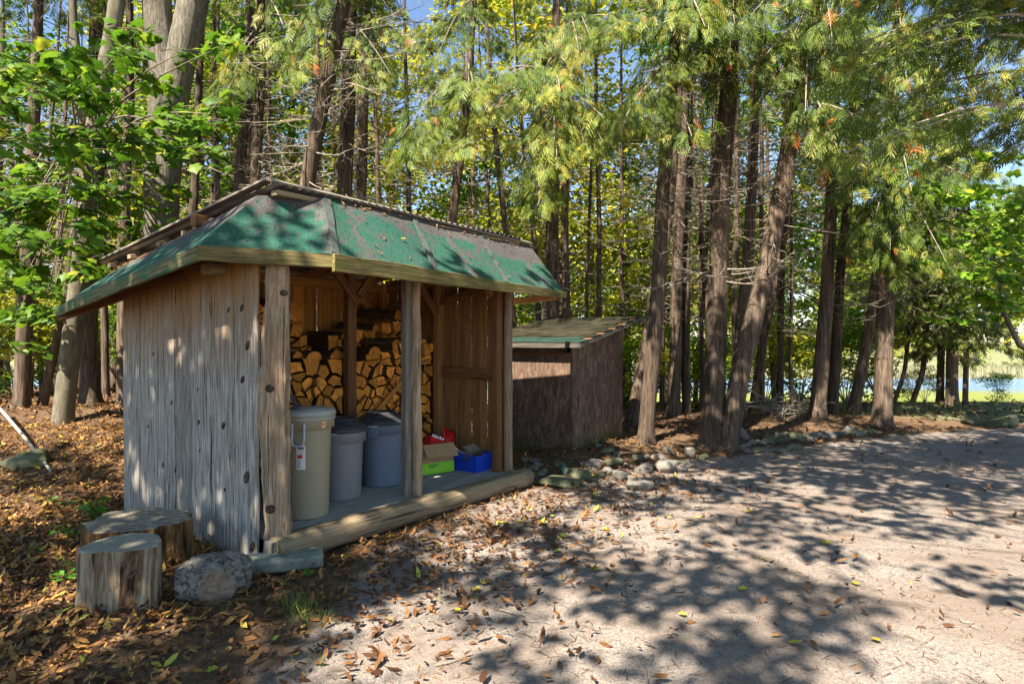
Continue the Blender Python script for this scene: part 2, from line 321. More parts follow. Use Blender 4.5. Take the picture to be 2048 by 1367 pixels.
k = g.ramp(g.math('ADD', drive, g.math('MULTIPLY', g.math('SUBTRACT', f2, .5), .55)), [(.38, 0.0), (.62, 1.0)])
c = g.mix(k, soil, grav)
gx = g.attr('grass'); c = g.mix(g.math('MULTIPLY', gx, g.ramp(f2, [(.3, .4), (.6, 1.0)])), c, g.mix(f1, (.10, .13, .05), (.26, .27, .16)))
g.bump(g.math('ADD', g.math('ADD', f1, g.math('MULTIPLY', f4, .6)), g.math('MULTIPLY', f2, 2.0)), .6, .016); g.fin(c, .95, .1)

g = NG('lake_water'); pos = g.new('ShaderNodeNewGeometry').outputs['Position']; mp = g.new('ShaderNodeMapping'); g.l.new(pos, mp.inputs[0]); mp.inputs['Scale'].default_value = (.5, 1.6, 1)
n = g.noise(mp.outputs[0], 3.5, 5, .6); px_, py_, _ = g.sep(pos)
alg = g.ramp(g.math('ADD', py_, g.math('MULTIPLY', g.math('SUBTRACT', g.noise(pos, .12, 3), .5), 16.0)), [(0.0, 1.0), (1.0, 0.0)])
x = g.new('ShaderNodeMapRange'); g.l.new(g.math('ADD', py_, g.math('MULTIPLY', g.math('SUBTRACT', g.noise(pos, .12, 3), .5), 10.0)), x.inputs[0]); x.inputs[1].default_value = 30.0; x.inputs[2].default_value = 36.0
c = g.mix(x.outputs[0], (.24, .27, .05), (.13, .24, .42)); g.bump(n, .5, .06); g.fin(c, .2, .5)  # blue of reflected sky painted into the far water, algae green nearer
# ------------------------------------------------------------------ ground and lake
def sm(t): t = np.clip(t, 0, 1); return t * t * (3 - 2 * t)
_k = rng.normal(0, 1, (26, 2)); _ph = rng.uniform(0, 6.28, 26)
def wav(X, Y, s, a, b): return sum(np.sin((_k[i, 0] * X + _k[i, 1] * Y) * s + _ph[i]) for i in range(a, b)) / math.sqrt(b - a)
BX = [-6, -1.36, .08, 2.44, 6.1, 9, 20, 60]; BY = [4.16, 4.16, 6.37, 8.0, 10.1, 10.9, 11.2, 11.5]
def drive_mask(X, Y): return sm((np.interp(X, BX, BY) - Y) / .6 + .35) * sm((X + 1.25 + .25 * wav(X, Y, 1.2, 0, 5)) / .9 + .5)
def gh(X, Y):
    X = np.asarray(X, float); Y = np.asarray(Y, float)
    h = .46 * sm((Y - 5.3) / 4.3) * sm((-X - 1.2) / 2.5)
    h = h + .12 * sm((Y - np.interp(X, BX, BY) - .2) / .8) * sm((X + .5) / 1.5)
    h = h - 2.6 * sm((Y - 14.3) / 5.0) * sm((62 - np.abs(X)) / 6)
    h = h + 3.6 * sm((Y - 43.0) / 16.0) * sm((62 - np.abs(X)) / 6) + 1.5 * sm((Y - 70) / 200)
    near = np.exp(-(np.hypot(X, Y - 6) / 18) ** 2); d = drive_mask(X, Y)
    return h + near * ((.012 + .018 * (1 - d)) * wav(X, Y, 2.2, 0, 8) + (.004 + .008 * (1 - d)) * wav(X, Y, 9, 8, 18))
def gz(X, Y): return float(gh(X, Y))
xs = np.unique(np.concatenate([np.arange(-7, 9.01, .09), np.arange(-20, 24, .7), np.linspace(-70, 70, 61), np.array([-1500, -600, -250, -120, 120, 250, 600, 1500.])]))
ys = np.unique(np.concatenate([np.arange(2.0, 13.01, .09), np.arange(-10, 24, .6), np.linspace(-40, 80, 61), np.array([-1500, -500, -150, 120, 200, 350, 700, 1600.])]))
GX, GY = np.meshgrid(xs, ys); GZ = gh(GX, GY); nx, ny = len(xs), len(ys)
i = np.arange(ny - 1)[:, None] * nx; j = np.arange(nx - 1)[None, :]
F = np.stack([i + j, i + j + 1, i + nx + j + 1, i + nx + j], -1).reshape(-1, 4)
mb = MB(); mb.add(np.stack([GX, GY, GZ], -1).reshape(-1, 3), F, 0, drive_mask(GX, GY).ravel())
ground = tag(mb.build('ground', 'ground', smooth=True, tint=True), kind='structure')
a = ground.data.attributes.new('grass', 'FLOAT', 'POINT')
a.data.foreach_set('value', (sm((GY - np.interp(GX, [0, 5, 9, 40], [13, 11.3, 10.9, 11.4])) / .6) * sm((GX - 3) / 2) * .9 + sm((GY - 43) / 3)).clip(0, 1).astype(np.float32).ravel())
mb = MB(); mb.add([(-75, 15.5, -1.1), (75, 15.5, -1.1), (75, 52, -1.1), (-75, 52, -1.1)], [[0, 1, 2, 3]])
tag(mb.build('lake', 'lake_water'), kind='structure')

# ------------------------------------------------------------------ the woodshed (local frame: x along the open front, y to the rear)
SR = math.atan2(.8, .6); SO = Vector((-1.73, 4.29, 0))
shed = thing('woodshed', 'weathered grey open-fronted woodshed with green roof skirt, stacked with firewood and bins', 'shed', SO, SR)
SMAT = Matrix.Translation(SO) @ Matrix.Rotation(SR, 4, 'Z')
def sw_(p): return SMAT @ Vector(p)
V0 = np.array([.0, .30, .62, .92, 1.20, 1.52, 1.85, 2.19]) + .015
r1 = np.random.default_rng(3)
knots_by_board = {0: [(.138, .552, .05), (.19, 1.235, .035), (.125, 1.477, .032), (.061, .08, .04), (.20, 1.74, .028)], 1: [(.461, .886, .035), (.391, 1.732, .022), (.44, .42, .02)],
                  2: [(.83, 1.135, .032), (.815, .884, .034), (.792, 1.744, .025), (.80, .667, .022)], 3: [(1.069, 1.215, .02)], 4: [(1.279, 1.004, .034), (1.219, .468, .025), (1.438, .482, .028)], 5: [(1.60, 1.40, .026), (1.7, .78, .02)], 6: []}
for k in range(7):
    a_, b_ = V0[k], V0[k + 1]; w = b_ - a_ - .011; dk = r1.uniform(-.012, .010)
    bd = plank('wall_board', shed, (-.012 + dk, (a_ + b_) / 2, -.03 + r1.normal(0, .018)), (-.012 + dk + r1.normal(0, .005), (a_ + b_) / 2, 2.13), w, .032, 'grey_board', up=(-1, 0, 0), jit=.0035, seg=22, bev=.3, rg=r1)
    inv = bd.matrix_basis.inverted()
    for (kv, kz, kr) in knots_by_board[k]:
        q = inv @ Vector((-.027 + dk, kv, kz)); mb = MB(); a = np.linspace(0, 2 * np.pi, 14, endpoint=False)
        kr = kr * .72; prof = [(1.5, -.012), (1.1, .002), (.85, .004), (.6, .005), (.35, .006), (.0, .006)]
        V = np.concatenate([np.stack([np.cos(a + .4) * kr * p[0] * (1.15 + .25 * np.sin(kz * 40)), np.sin(a) * kr * p[0], np.full(14, p[1])], 1) for p in prof])
        ii = np.arange(5)[:, None] * 14; jj = np.arange(14)[None, :]; j2 = (jj + 1) % 14
        mb.add(V, np.stack([ii + jj, ii + j2, ii + 14 + j2, ii + 14 + jj], -1).reshape(-1, 4))
        mb.build('knot', 'knot_wood', bd, Matrix.Translation(q), smooth=True)
# under-eave trim, log end, rear lookout
plank('wall_nailer', shed, (-.035, 1.02, 2.02), (-.035, 2.30, 1.92), .09, .04, 'dark_timber', up=(-1, 0, 0))
plank('wall_nailer', shed, (-.04, .55, 2.10), (-.04, 1.0, 2.06), .07, .04, 'dark_timber', up=(-1, 0, 0))
for dv in (-.038, .038): pole('plate_log_end', shed, (.25, .50 + dv, 2.045), (-.14, .50 + dv, 2.03), .043, .042, 'sill_wood', seg=4, m=12, wob=.001)
plank('lookout', shed, (.02, 2.30, 1.93), (-.33, 2.78, 1.735), .05, .08, 'dark_timber')
plank('lookout', shed, (.02, 2.25, 2.06), (-.30, 2.25, 1.86), .05, .07, 'dark_timber'); plank('lookout', shed, (.02, 1.25, 2.18), (-.30, 1.25, 1.98), .05, .07, 'dark_timber')
# posts on the open front
cp_ = plank('post', shed, (.075, -.075, -.02), (.085, -.06, 2.12), .165, .075, 'log_post', up=(-.62, -.78, 0), jit=.0055, seg=44, bev=.45, taper=.86)
for kx, ky, kr in ((.37, .045, .026), (1.20, .052, .024), (1.86, -.035, .018)):
    mb = MB(); lathe(mb, [(kr * 1.6, -.012), (kr * 1.1, .003), (kr * .8, .005), (kr * .5, .006), (0, .006)], 14); mb.build('knot', 'knot_wood', cp_, Matrix.Translation((kx, ky, .037)), smooth=True)
if False: pole('post', shed, (.095, -.045, -.02), (.105, -.03, 2.12), .082, .068, 'log_post', 24, 44, .004, .14, [(.17, 4.4, .45), (.30, 4.0, .3), (.44, 3.6, .35), (.56, 5.0, .5), (.66, 3.9, .35), (.80, 4.3, .3), (.33, 5.6, .5), (.92, 4.2, .3)])
plank('post', shed, (1.375, .02, .15), (1.375, .02, 2.14), .07, .07, 'grey_timber', up=(0, 1, 0), jit=.001, seg=8)
pole('post', shed, (1.46, -.03, .14), (1.45, -.03, 2.12), .044, .039, 'log_post', 16, 40, .002, .06, [(.30, 5.2, .5), (.52, 5.3, .8), (.60, 3.9, .3), (.83, 4.1, .25), (.12, 4.4, .3)])
plank('post', shed, (2.655, .02, .15), (2.655, .02, 2.14), .085, .08, 'dark_timber', up=(0, 1, 0), jit=.001, seg=8)
pole('post', shed, (2.75, -.05, .14), (2.745, -.05, 2.12), .05, .044, 'log_post', 16, 30, .002, .06, [(.08, 4.2, .4), (.45, 4.0, .25), (.75, 4.5, .3)])
plank('post', shed, (1.53, .98, .15), (1.53, .98, 2.42), .105, .09, 'dark_timber', up=(0, 1, 0), jit=.001, seg=6)
plank('post', shed, (2.78, .97, .15), (2.78, .97, 2.44), .10, .09, 'brown_board', up=(0, 1, 0), seg=6, jit=.001)
plank('post', shed, (2.76, 1.88, .15), (2.76, 1.88, 2.20), .11, .09, 'warm_board', up=(0, 1, 0), seg=4); plank('post', shed, (.09, 1.88, .15), (.09, 1.88, 2.2), .11, .09, 'warm_board', up=(0, 1, 0), seg=4)
# plates, braces
plank('front_beam', shed, (.16, .02, 2.19), (2.85, .02, 2.19), .09, .09, 'dark_timber', seg=4)
plank('rear_plate', shed, (.0, 1.89, 2.15), (2.84, 1.89, 2.15), .05, .10, 'warm_board', seg=4)
plank('ridge_beam', shed, (.0, .98, 2.46), (2.9, .98, 2.46), .09, .09, 'dark_timber', seg=4)
plank('side_plate', shed, (2.79, .05, 2.20), (2.79, 1.9, 2.14), .06, .09, 'brown_board'); plank('side_plate', shed, (2.80, .98, 1.98), (2.80, 1.9, 1.92), .05, .10, 'brown_board')
plank('side_plate', shed, (.05, .05, 2.15), (.05, 1.9, 2.12), .06, .09, 'dark_timber')
for p, q in (((1.28, .93, 2.22), (1.585, .93, 1.88)), ((1.83, .93, 2.24), (1.60, .935, 1.96)), ((2.30, .93, 2.28), (2.70, .93, 1.82)), ((.10, .93, 2.02), (.62, .93, 2.42)), ((2.28, 1.845, 2.10), (2.66, 1.845, 1.70)), ((2.36, .05, 2.28), (2.60, .06, 1.98))):
    plank('brace', shed, p, q, .045, .075, 'warm_board' if p[1] > 1.5 else 'dark_timber', up=(0, 0, 1))
plank('brace', shed, (2.72, .10, 2.10), (2.76, .92, 1.95), .045, .07, 'dark_timber')
plank('strut', shed, (2.82, -.05, 1.92), (3.20, -.36, 1.985), .045, .07, 'brown_board'); plank('strut', shed, (2.85, .40, 2.16), (3.18, .02, 2.35), .045, .06, 'brown_board'); plank('strut', shed, (2.80, .0, 2.10), (3.24, .0, 2.12), .05, .06, 'brown_board')
plank('side_rail', shed, (2.795, .09, 1.14), (2.795, .93, 1.165), .035, .12, 'dark_timber'); plank('side_lean_board', shed, (2.74, .20, .16), (2.79, .10, .75), .08, .02, 'brown_board', up=(-1, 0, 0), seg=5, jit=.002)
# vertical boards of the rear and right walls
r2 = np.random.default_rng(11); u = .0; k = 0
while u < 2.83:
    w = r2.uniform(.13, .19); gap = .022 if k in (4, 12) else .004
    if u + w > 2.86: w = 2.86 - u
    plank('rear_board', shed, (u + w / 2, 1.925 + (.012 if k % 2 else 0), .12), (u + w / 2, 1.925 + (.012 if k % 2 else 0), 2.18), w - gap, .02, 'warm_board', up=(0, -1, 0), jit=.0015, seg=10, rg=r2); u += w; k += 1
vv = .04; k = 0
while vv < 1.9:
    w = r2.uniform(.095, .15); dx = .02 if k % 2 else 0
    plank('side_board', shed, (2.835 + dx, vv + w / 2, .05), (2.835 + dx, vv + w / 2 + r2.normal(0, .004), 2.26), w + (.014 if dx else -.012), .018, 'brown_board', up=(-1, 0, 0), jit=.002, seg=14, rg=r2); vv += w; k += 1
# floor and sill log
for k in range(6): plank('floor_board', shed, (.02, .07 + k * .32, .14), (2.83, .07 + k * .32, .14), .316, .035, 'floor_board', jit=.0006, seg=6, bev=.06)
m_, L_ = basis((.0, -.135, .075), (2.93, -.155, .078)); mb = MB(); n = 26; xs_ = np.linspace(0, L_, n); a = np.linspace(0, 2 * np.pi, 18, endpoint=False)
pr = np.stack([np.cos(a) * .10, np.clip(np.sin(a) * .115, -.085, .085)], 1); ph = r2.uniform(0, 6, 4)
V = np.zeros((n, 18, 3)); V[..., 0] = xs_[:, None]; wob = 1 + .05 * np.sin(xs_ * 2.1 + ph[0]) + .03 * np.sin(xs_ * 5.3 + ph[1]); wob[0] *= .93; wob[-1] *= .9
V[..., 1] = pr[None, :, 0] * wob[:, None] + .012 * np.sin(xs_ * 1.7)[:, None]; V[..., 2] = pr[None, :, 1] * (1 + .3 * (wob[:, None] - 1)) + .004 * r2.normal(0, 1, (n, 18))
ii = np.arange(n - 1)[:, None] * 18; jj = np.arange(18)[None, :]; j2 = (jj + 1) % 18
mb.add(V.reshape(-1, 3), np.stack([ii + jj, ii + j2, ii + 18 + j2, ii + 18 + jj], -1).reshape(-1, 4)[:, ::-1]); mb.add(V[0], np.arange(18)[None, :]); mb.add(V[-1], np.arange(18)[None, ::-1])
sl = mb.build('sill_log', 'sill_wood', shed, m_, smooth=True)
plank('corner_block', shed, (-.03, -.13, .0), (-.02, -.13, .15), .09, .05, 'grey_timber', up=(-1, 0, 0), seg=3, jit=.002)
# roof: rafters, purlins, corrugated sheets sloping to the rear
def rz_(v): return 2.60 - .105 * v
for u in (.16, .95, 1.95, 2.78): plank('rafter', shed, (u, .35 if u > .5 else 1.1, rz_(.35 if u > .5 else 1.1) - .10), (u, 2.85, rz_(2.85) - .10), .045, .09, 'dark_timber')
for v in (.05, .62, 1.2, 1.8, 2.4, 2.9): plank('purlin', shed, (.125, v, rz_(v) - .03), (3.02, v, rz_(v) - .03), .09, .035, 'sill_wood', seg=4, jit=.001)
for s0 in range(4):
    u0 = .09 + s0 * .735; us = np.linspace(u0, u0 + .755, 40); vs = np.array([-.02, 1.0, 2.0, 3.08]); mb = MB()
    UU, VV = np.meshgrid(us, vs); ZZ = rz_(VV) + .012 + .010 * np.sin(UU * 2 * np.pi / .076) + .008 * (s0 % 2)
    ii = np.arange(3)[:, None] * 40; jj = np.arange(39)[None, :]
    Fq = np.stack([ii + jj, ii + jj + 1, ii + 40 + jj + 1, ii + 40 + jj], -1).reshape(-1, 4)
    mb.add(np.stack([UU, VV, ZZ], -1).reshape(-1, 3), Fq); mb.add(np.stack([UU, VV, ZZ - .0025], -1).reshape(-1, 3), Fq[:, ::-1])
    mb.build('roof_sheet', 'metal_sheet', shed, smooth=True)
# skirt: three facets of rolled roofing with thickness, sagging a little
def facet(name, b0, b1, t0, t1, u0, nu=26, nv=9, sag=.012, seed=1, parent=None):
    rr = np.random.default_rng(seed); b0, b1, t0, t1 = map(np.array, (b0, b1, t0, t1)); S, T = np.meshgrid(np.linspace(0, 1, nu), np.linspace(0, 1, nv))
    P = (b0 * (1 - S)[..., None] + b1 * S[..., None]) * (1 - T)[..., None] + (t0 * (1 - S)[..., None] + t1 * S[..., None]) * T[..., None]
    nrm = np.cross(b1 - b0, t0 - b0); nrm /= np.linalg.norm(nrm)
    L = np.linalg.norm(b1 - b0); wv = -sag * 2 * np.sin(np.pi * T) * (.6 + .4 * np.sin(S * L * 5 + seed)) + .004 * np.sin(S * L * 9 + T * 4)
    wv = wv * np.minimum(1, np.minimum(S, 1 - S) * 12)
    P = P + nrm * wv[..., None]; uv = np.stack([S * L + u0, T, S * 0], -1).reshape(-1, 3)
    ii = np.arange(nv - 1)[:, None] * nu; jj = np.arange(nu - 1)[None, :]; Fq = np.stack([ii + jj, ii + jj + 1, ii + nu + jj + 1, ii + nu + jj], -1).reshape(-1, 4)
    mb = MB(); mb.add(P.reshape(-1, 3), Fq, 0, None, uv); mb.add((P - nrm * .016).reshape(-1, 3), Fq[:, ::-1], 1, None, uv)
    rim = np.concatenate([np.arange(nu), (np.arange(1, nv)) * nu + nu - 1, (nv - 1) * nu + np.arange(nu - 2, -1, -1), np.arange(nv - 2, 0, -1) * nu]); nxt = np.roll(rim, -1); N_ = nu * nv
    allP = np.concatenate([P.reshape(-1, 3), (P - nrm * .016).reshape(-1, 3)]); mb.add(allP, np.stack([rim, rim + N_, nxt + N_, nxt], -1), 0, None, np.concatenate([uv, uv]))
    return mb.build(name, ['green_roofing', 'dark_timber'], shed, smooth=True, uv=True)
C0 = (.285, -.415, 2.105); C1 = (-.335, .205, 2.135); CR = (3.26, -.415, 2.035); CL = (-.335, 2.78, 1.825)
T0 = (.50, .025, 2.625); T1 = (.06, .16, 2.55); TR = (3.24, .03, 2.585); TL = (.09, 2.85, 2.17)
facet('roof_skirt', C0, CR, T0, TR, .30, 40, 9, .012, 2); facet('roof_skirt', C1, C0, T1, T0, .93, 14, 9, .006, 3); facet('roof_skirt', CL, C1, TL, T1, .0, 34, 9, .012, 4)
# lapped seams of the felt, each a strip standing a little proud
def skirt_pt(f, t): b = np.array(C0) * (1 - f) + np.array(CR) * f; tp = np.array(T0) * (1 - f) + np.array(TR) * f; return b * (1 - t) + tp * t
for f in (.0, .335, .66):
    nrm_ = np.cross(np.array(CR) - C0, np.array(T0) - C0); nrm_ /= np.linalg.norm(nrm_); p_, q_ = skirt_pt(f + .004, .01) + nrm_ * .004, skirt_pt(f + .004 + .012, .98) + nrm_ * .004
    plank('roofing_lap', shed, p_, q_, .06, .007, 'felt', up=nrm_, jit=.002, seg=12)
# fascia boards
plank('fascia_board', shed, (.27, -.43, 2.045), (3.27, -.43, 2.005), .125, .032, 'mossy_fascia', up=(0, -1, 0), jit=.0025, seg=24, taper=.55, bev=.2)
plank('fascia_board', shed, (.305, -.405, 2.06), (-.345, .20, 2.095), .10, .032, 'mossy_fascia', up=(-1, -1, 0), jit=.0015, seg=8, bev=.2)
plank('fascia_board', shed, (-.35, .19, 2.09), (-.35, 2.80, 1.775), .105, .03, 'green_fascia', up=(-1, 0, 0), jit=.002, seg=20, bev=.2, taper=.9)
plank('ridge_board', shed, (.06, .02, 2.642), (3.26, .02, 2.60), .075, .02, 'grey_timber', up=(0, -.45, 1), jit=.003, seg=24)
plank('ridge_board', shed, (.09, .05, 2.655), (.09, 2.98, rz_(2.98) + .028), .07, .02, 'grey_timber', up=(0, 0, 1), jit=.001, seg=8)
for k, v in enumerate((.85, 1.3, 1.75, 2.35, 2.8)): plank('rafter_tail', shed, (.45, v, rz_(v) - .055), (.075, v, rz_(v) - .06), .07, .04, 'sill_wood')

# ------------------------------------------------------------------ firewood: every split log a thing of its own
def clip(poly, a, b, c):
    out = []
    for i in range(len(poly)):
        p, q = poly[i], poly[(i + 1) % len(poly)]; dp, dq = a * p[0] + b * p[1] - c, a * q[0] + b * q[1] - c
        if dp <= 0: out.append(p)
        if (dp < 0 < dq) or (dq < 0 < dp): t = dp / (dp - dq); out.append((p[0] + t * (q[0] - p[0]), p[1] + t * (q[1] - p[1])))
    return out
def split_log(poly, v0, L, rr, label, tilt=0.0, name='firewood_log'):
    poly = np.array(poly); c = poly.mean(0); q = poly - c
    rr_ = np.linalg.norm(q, axis=1, keepdims=True); q = q * (1 - .0095 / np.maximum(rr_, .035)); n = len(q)
    far = int(np.argmax(rr_[:, 0])); mb = MB()
    qs = []                                          # a point on each edge too, pulled in or out, so that the split faces are not straight
    for i in range(n):
        a_, b_ = q[i], q[(i + 1) % n]; mid = (a_ + b_) / 2; qs += [a_, mid * (1 + rr.normal(-.07, .06))]
    qs = np.array(qs); n2 = len(qs); ring = []
    for x, s in ((-L / 2, .97), (-L / 4, 1.0), (L / 4, 1.0), (L / 2, .97)): ring.append(np.concatenate([np.full((n2, 1), x), qs * s * rr.uniform(.97, 1.0)], 1))
    ring = np.array(ring); ring[0, :, 0] += rr.normal(0, .006, n2)
    bk = set(rr.choice(n, size=min(n - 1, int(rr.integers(1, 4))), replace=False).tolist())
    for i in range(n2):
        j = (i + 1) % n2; mi = 1 if (i // 2) in bk else 2
        mb.add(np.array([ring[k][i] for k in range(4)] + [ring[k][j] for k in range(4)]), [[k, k + 1, k + 5, k + 4] for k in range(3)], mi)
    mb.add(ring[0], np.arange(n2)[None, ::-1], 0); mb.add(ring[3], np.arange(n2)[None, :], 0)
    X = Matrix(((0, 1, 0, 0), (1, 0, 0, 0), (0, 0, 1, 0), (0, 0, 0, 1)))      # local x -> shed y, local y -> shed x
    mm = SMAT @ Matrix.Translation((c[0], v0 + L / 2, c[1])) @ Matrix.Rotation(tilt, 4, 'Z') @ X
    o = mb.build(name, ['log_end', 'log_bark', 'split_wood'], None, mm)
    return tag(o, label, 'firewood', 'firewood stacked in the woodshed')
def stack(u0, u1, z0, top, v0, L, seed, dx, dz, where):
    rr = np.random.default_rng(seed); pts = []
    nrow = int((max(top(u) for u in np.linspace(u0, u1, 20)) - z0) / dz) + 1
    for r in range(nrow):
        u = u0 + (dx / 2 if r % 2 else 0) + .02; c = 0
        while u < u1:
            z = z0 + (r + .5) * dz
            if z < top(u): c += 1; pts.append((u + rr.normal(0, dx * .24), z + rr.normal(0, dz * .24), r, c))
            u += dx * rr.uniform(.8, 1.25)
    P = np.array([p[:2] for p in pts])
    for i, p in enumerate(pts):
        cell = [(p[0] - .12, p[1] - .11), (p[0] + .12, p[1] - .11), (p[0] + .11, p[1] + .10), (p[0] - .11, p[1] + .10)]
        cell = clip(clip(clip(cell, -1, 0, -u0), 1, 0, u1), 0, -1, -z0)
        for j in np.argsort(((P - P[i]) ** 2).sum(1))[1:16]:
            d = P[j] - P[i]; m = (P[j] + P[i]) / 2 ; cell = clip(cell, d[0], d[1], d @ m)
            if len(cell) < 3: break
        if len(cell) < 3: continue
        halves = [cell]
        if rr.random() < .6:
            cc = np.mean(cell, 0) + rr.normal(0, .012, 2); an = rr.uniform(0, 6.28); na, nb_ = math.cos(an), math.sin(an); kk = na * cc[0] + nb_ * cc[1]; halves = [h for h in (clip(cell, na, nb_, kk), clip(cell, -na, -nb_, -kk)) if len(h) > 2]
        for hi, cell in enumerate(halves):
          split_log(cell, v0 + rr.uniform(-.035, .035), L, rr, '%s, %s from left, %s row up, %s' % ('split log' if len(halves) == 1 else ('split log wedge', 'narrower split wedge')[hi], ordinal(p[3]), ordinal(p[2] + 1), where))
stack(.78, 1.48, .16, lambda u: 1.33, 1.04, .42, 21, .128, .112, 'stack left of inner post')
stack(1.60, 2.72, .16, lambda u: 1.24 + .22 * min(1, (u - 1.6) / .6), 1.02, .42, 22, .128, .11, 'stack right of inner post')
stack(.80, 1.42, 1.22, lambda u: 1.88 - .42 * max(0, (u - 1.10) / .3), 1.47, .4, 23, .125, .115, 'rear pile at left')
stack(1.62, 2.70, 1.16, lambda u: 1.46 + .28 * (u - 1.6), 1.46, .4, 24, .13, .11, 'rear pile by right wall')
def log_on_top(u, v, z, L, r, az, pitch, label, half=True, seed=0, parts=None):
    rr = np.random.default_rng(seed); a = np.linspace(0, np.pi, 9) if half else np.linspace(0, 2 * np.pi, 14, endpoint=False)
    q = np.stack([np.cos(a) * r, np.sin(a) * r * (.85 if half else 1)], 1) * (1 + rr.normal(0, .03, (len(a), 1))); n = len(q); mb = MB(); ring = [np.concatenate([np.full((n, 1), x), q], 1) for x in (-L / 2, 0, L / 2)]
    V = np.concatenate(ring); 
    for k in range(2):
        for i in range(n):
            j = (i + 1) % n; mb.add(np.array([ring[k][i], ring[k + 1][i], ring[k + 1][j], ring[k][j]]), [[0, 1, 2, 3]], 2 if (half and i == n - 1) else 1)
    mb.add(ring[0], np.arange(n)[None, ::-1], 0); mb.add(ring[2], np.arange(n)[None, :], 0)
    mm = SMAT @ Matrix.Translation((u, v, z)) @ Matrix.Rotation(az, 4, 'Z') @ Matrix.Rotation(pitch, 4, 'Y')
    return tag(mb.build('firewood_log', ['log_end', 'log_bark', 'split_wood'], None, mm), label, 'firewood', 'firewood stacked in the woodshed')
log_on_top(2.46, 1.62, 1.77, .46, .125, R(-62), R(2), 'fat half-round firewood log lying topmost on the right-hand pile', True, 1)
log_on_top(2.10, 1.56, 1.64, .46, .085, R(-70), R(4), 'dark bark-covered log just below the topmost firewood log', True, 2)
log_on_top(1.42, 1.30, 1.335, .44, .10, R(-80), R(0), 'half-round log with pale end lying behind the inner post', True, 3)
log_on_top(1.16, 1.28, 1.335, .44, .09, R(-86), R(0), 'flat-topped log lying on the left stack beside the inner post', True, 4)
log_on_top(1.86, 1.24, 1.37, .44, .095, R(-84), R(0), 'dark half-round log lying on the stack right of the inner post', True, 5)
for k, (u, v, z, r, az, lab) in enumerate(((.98, 1.30, 1.36, .07, -75, 'slim log lying loose at the left end of the left stack'), (1.66, 1.30, 1.33, .065, -95, 'slim log lying just right of the inner post'), (2.15, 1.26, 1.47, .08, -70, 'barked half log sloping on the right-hand stack'), (2.45, 1.24, 1.47, .075, -98, 'half log resting on the right stack near the middle post'), (1.75, 1.66, 1.55, .07, -60, 'barked log at the back behind the inner post'), (2.62, 1.28, 1.48, .07, -85, 'rightmost half log on top of the right stack'))): log_on_top(u, v, z, .4, r, R(az), R(3), lab, True, 30 + k)
o = plank('scrap_board', None, sw_((1.62, .93, .62)), sw_((2.26, 1.0, 1.09)), .05, .022, 'warm_board', up=(.6, -.8, 0)); tag(o, 'thin pale scrap board leaning diagonally against the firewood', 'board')

# ------------------------------------------------------------------ bins on the shed floor
def bin_thing(name, label, u, v, rot, H, rb, rt, matb, band, seed):
    t = thing(name, label, 'bin', sw_((u, v, .158)), SR + rot, 'bins on the woodshed floor'); mb = MB()
    lathe(mb, [(0, .012), (rb - .02, .006), (rb - .004, .0), (rb, .012), (rt - .012, H - band - .012), (rt - .008, H - band), (rt + .012, H - band + .004), (rt + .016, H - .01), (rt + .02, H), (rt + .006, H), (rt - .006, H - .03), (rb - .02, .03)], 48); mb.build('body', matb, t, smooth=True); return t
t = bin_thing('garbage_bin', 'tall beige lidded bin with white sticker beside the corner post', .50, .215, 0, .78, .168, .198, 'beige_plastic', .10, 1)
mb = MB(); lathe(mb, [(.205, .775), (.222, .78), (.224, .80), (.214, .815), (.205, .822), (.10, .838), (0, .842)], 48); lathe(mb, [(.212, .748), (.221, .752), (.221, .764), (.212, .768)], 48); mb.build('lid', 'lid_beige', t, smooth=True)
# work out the side of the bin that faces the camera
fa = math.atan2(-3.958 - .215, -2.394 - .50)
def onbin(t, ang, r, z): return (math.cos(ang) * r, math.sin(ang) * r, z)
hA = fa - .27; mb = MB()
pts = [onbin(t, hA - .20, .222, .735), onbin(t, hA - .20, .226, .62), onbin(t, hA - .17, .23, .575), onbin(t, hA, .235, .565), onbin(t, hA + .17, .23, .575), onbin(t, hA + .20, .226, .62), onbin(t, hA + .20, .222, .735)]
tube(mb, np.array(pts), .0095, 8); mb.build('handle', 'grey_handle', t, smooth=True)
def sticker(parent, name, mat, ang, w, z0, z1, r0, r1, n=6, dz=0.0):
    mb = MB(); A = np.linspace(ang - w / 2, ang + w / 2, n); V = np.array([onbin(None, a, r0, z0 + dz * (k / (n - 1))) for k, a in enumerate(A)] + [onbin(None, a, r1, z1 + dz * (k / (n - 1))) for k, a in enumerate(A)])
    mb.add(V, [[k, k + 1, n + k + 1, n + k] for k in range(n - 1)]); return mb.build(name, mat, parent)
st = sticker(t, 'sticker', 'white_paper', hA + .06, .36, .385, .565, .1805, .1855)
def ink(parent, ang, w, z0, z1, mat, e=.0016):
    q = lambda z: .168 + (z - .012) / .668 * .018 + e + .0026
    return sticker(parent, 'printing', mat, ang, w, z0, z1, q(z0), q(z1), 4)
ink(st, hA + .06, .24, .541, .553, 'ink'); ink(st, hA + .06, .22, .529, .533, 'ink'); ink(st, hA + .02, .21, .470, .497, 'red_print')
for k in range(9): ink(st, hA - .03 + .012 * (k % 2), .10 + .05 * ((k * 7) % 3) / 2, .398 + k * .0075, .4005 + k * .0075, 'ink')
ink(st, hA + .06, .20, .512, .5145, 'ink'); ink(st, hA + .06, .18, .506, .508, 'ink')
sticker(t, 'price_sticker', 'orange_paper', fa + .62, .17, .690, .738, .2155, .2165, 4, .006)
for sx in (-.045, .0, .04): sticker(t, 'price_sticker', 'red_print', fa + .62 + sx, .022, .708, .728, .2168, .2174, 2, .001)
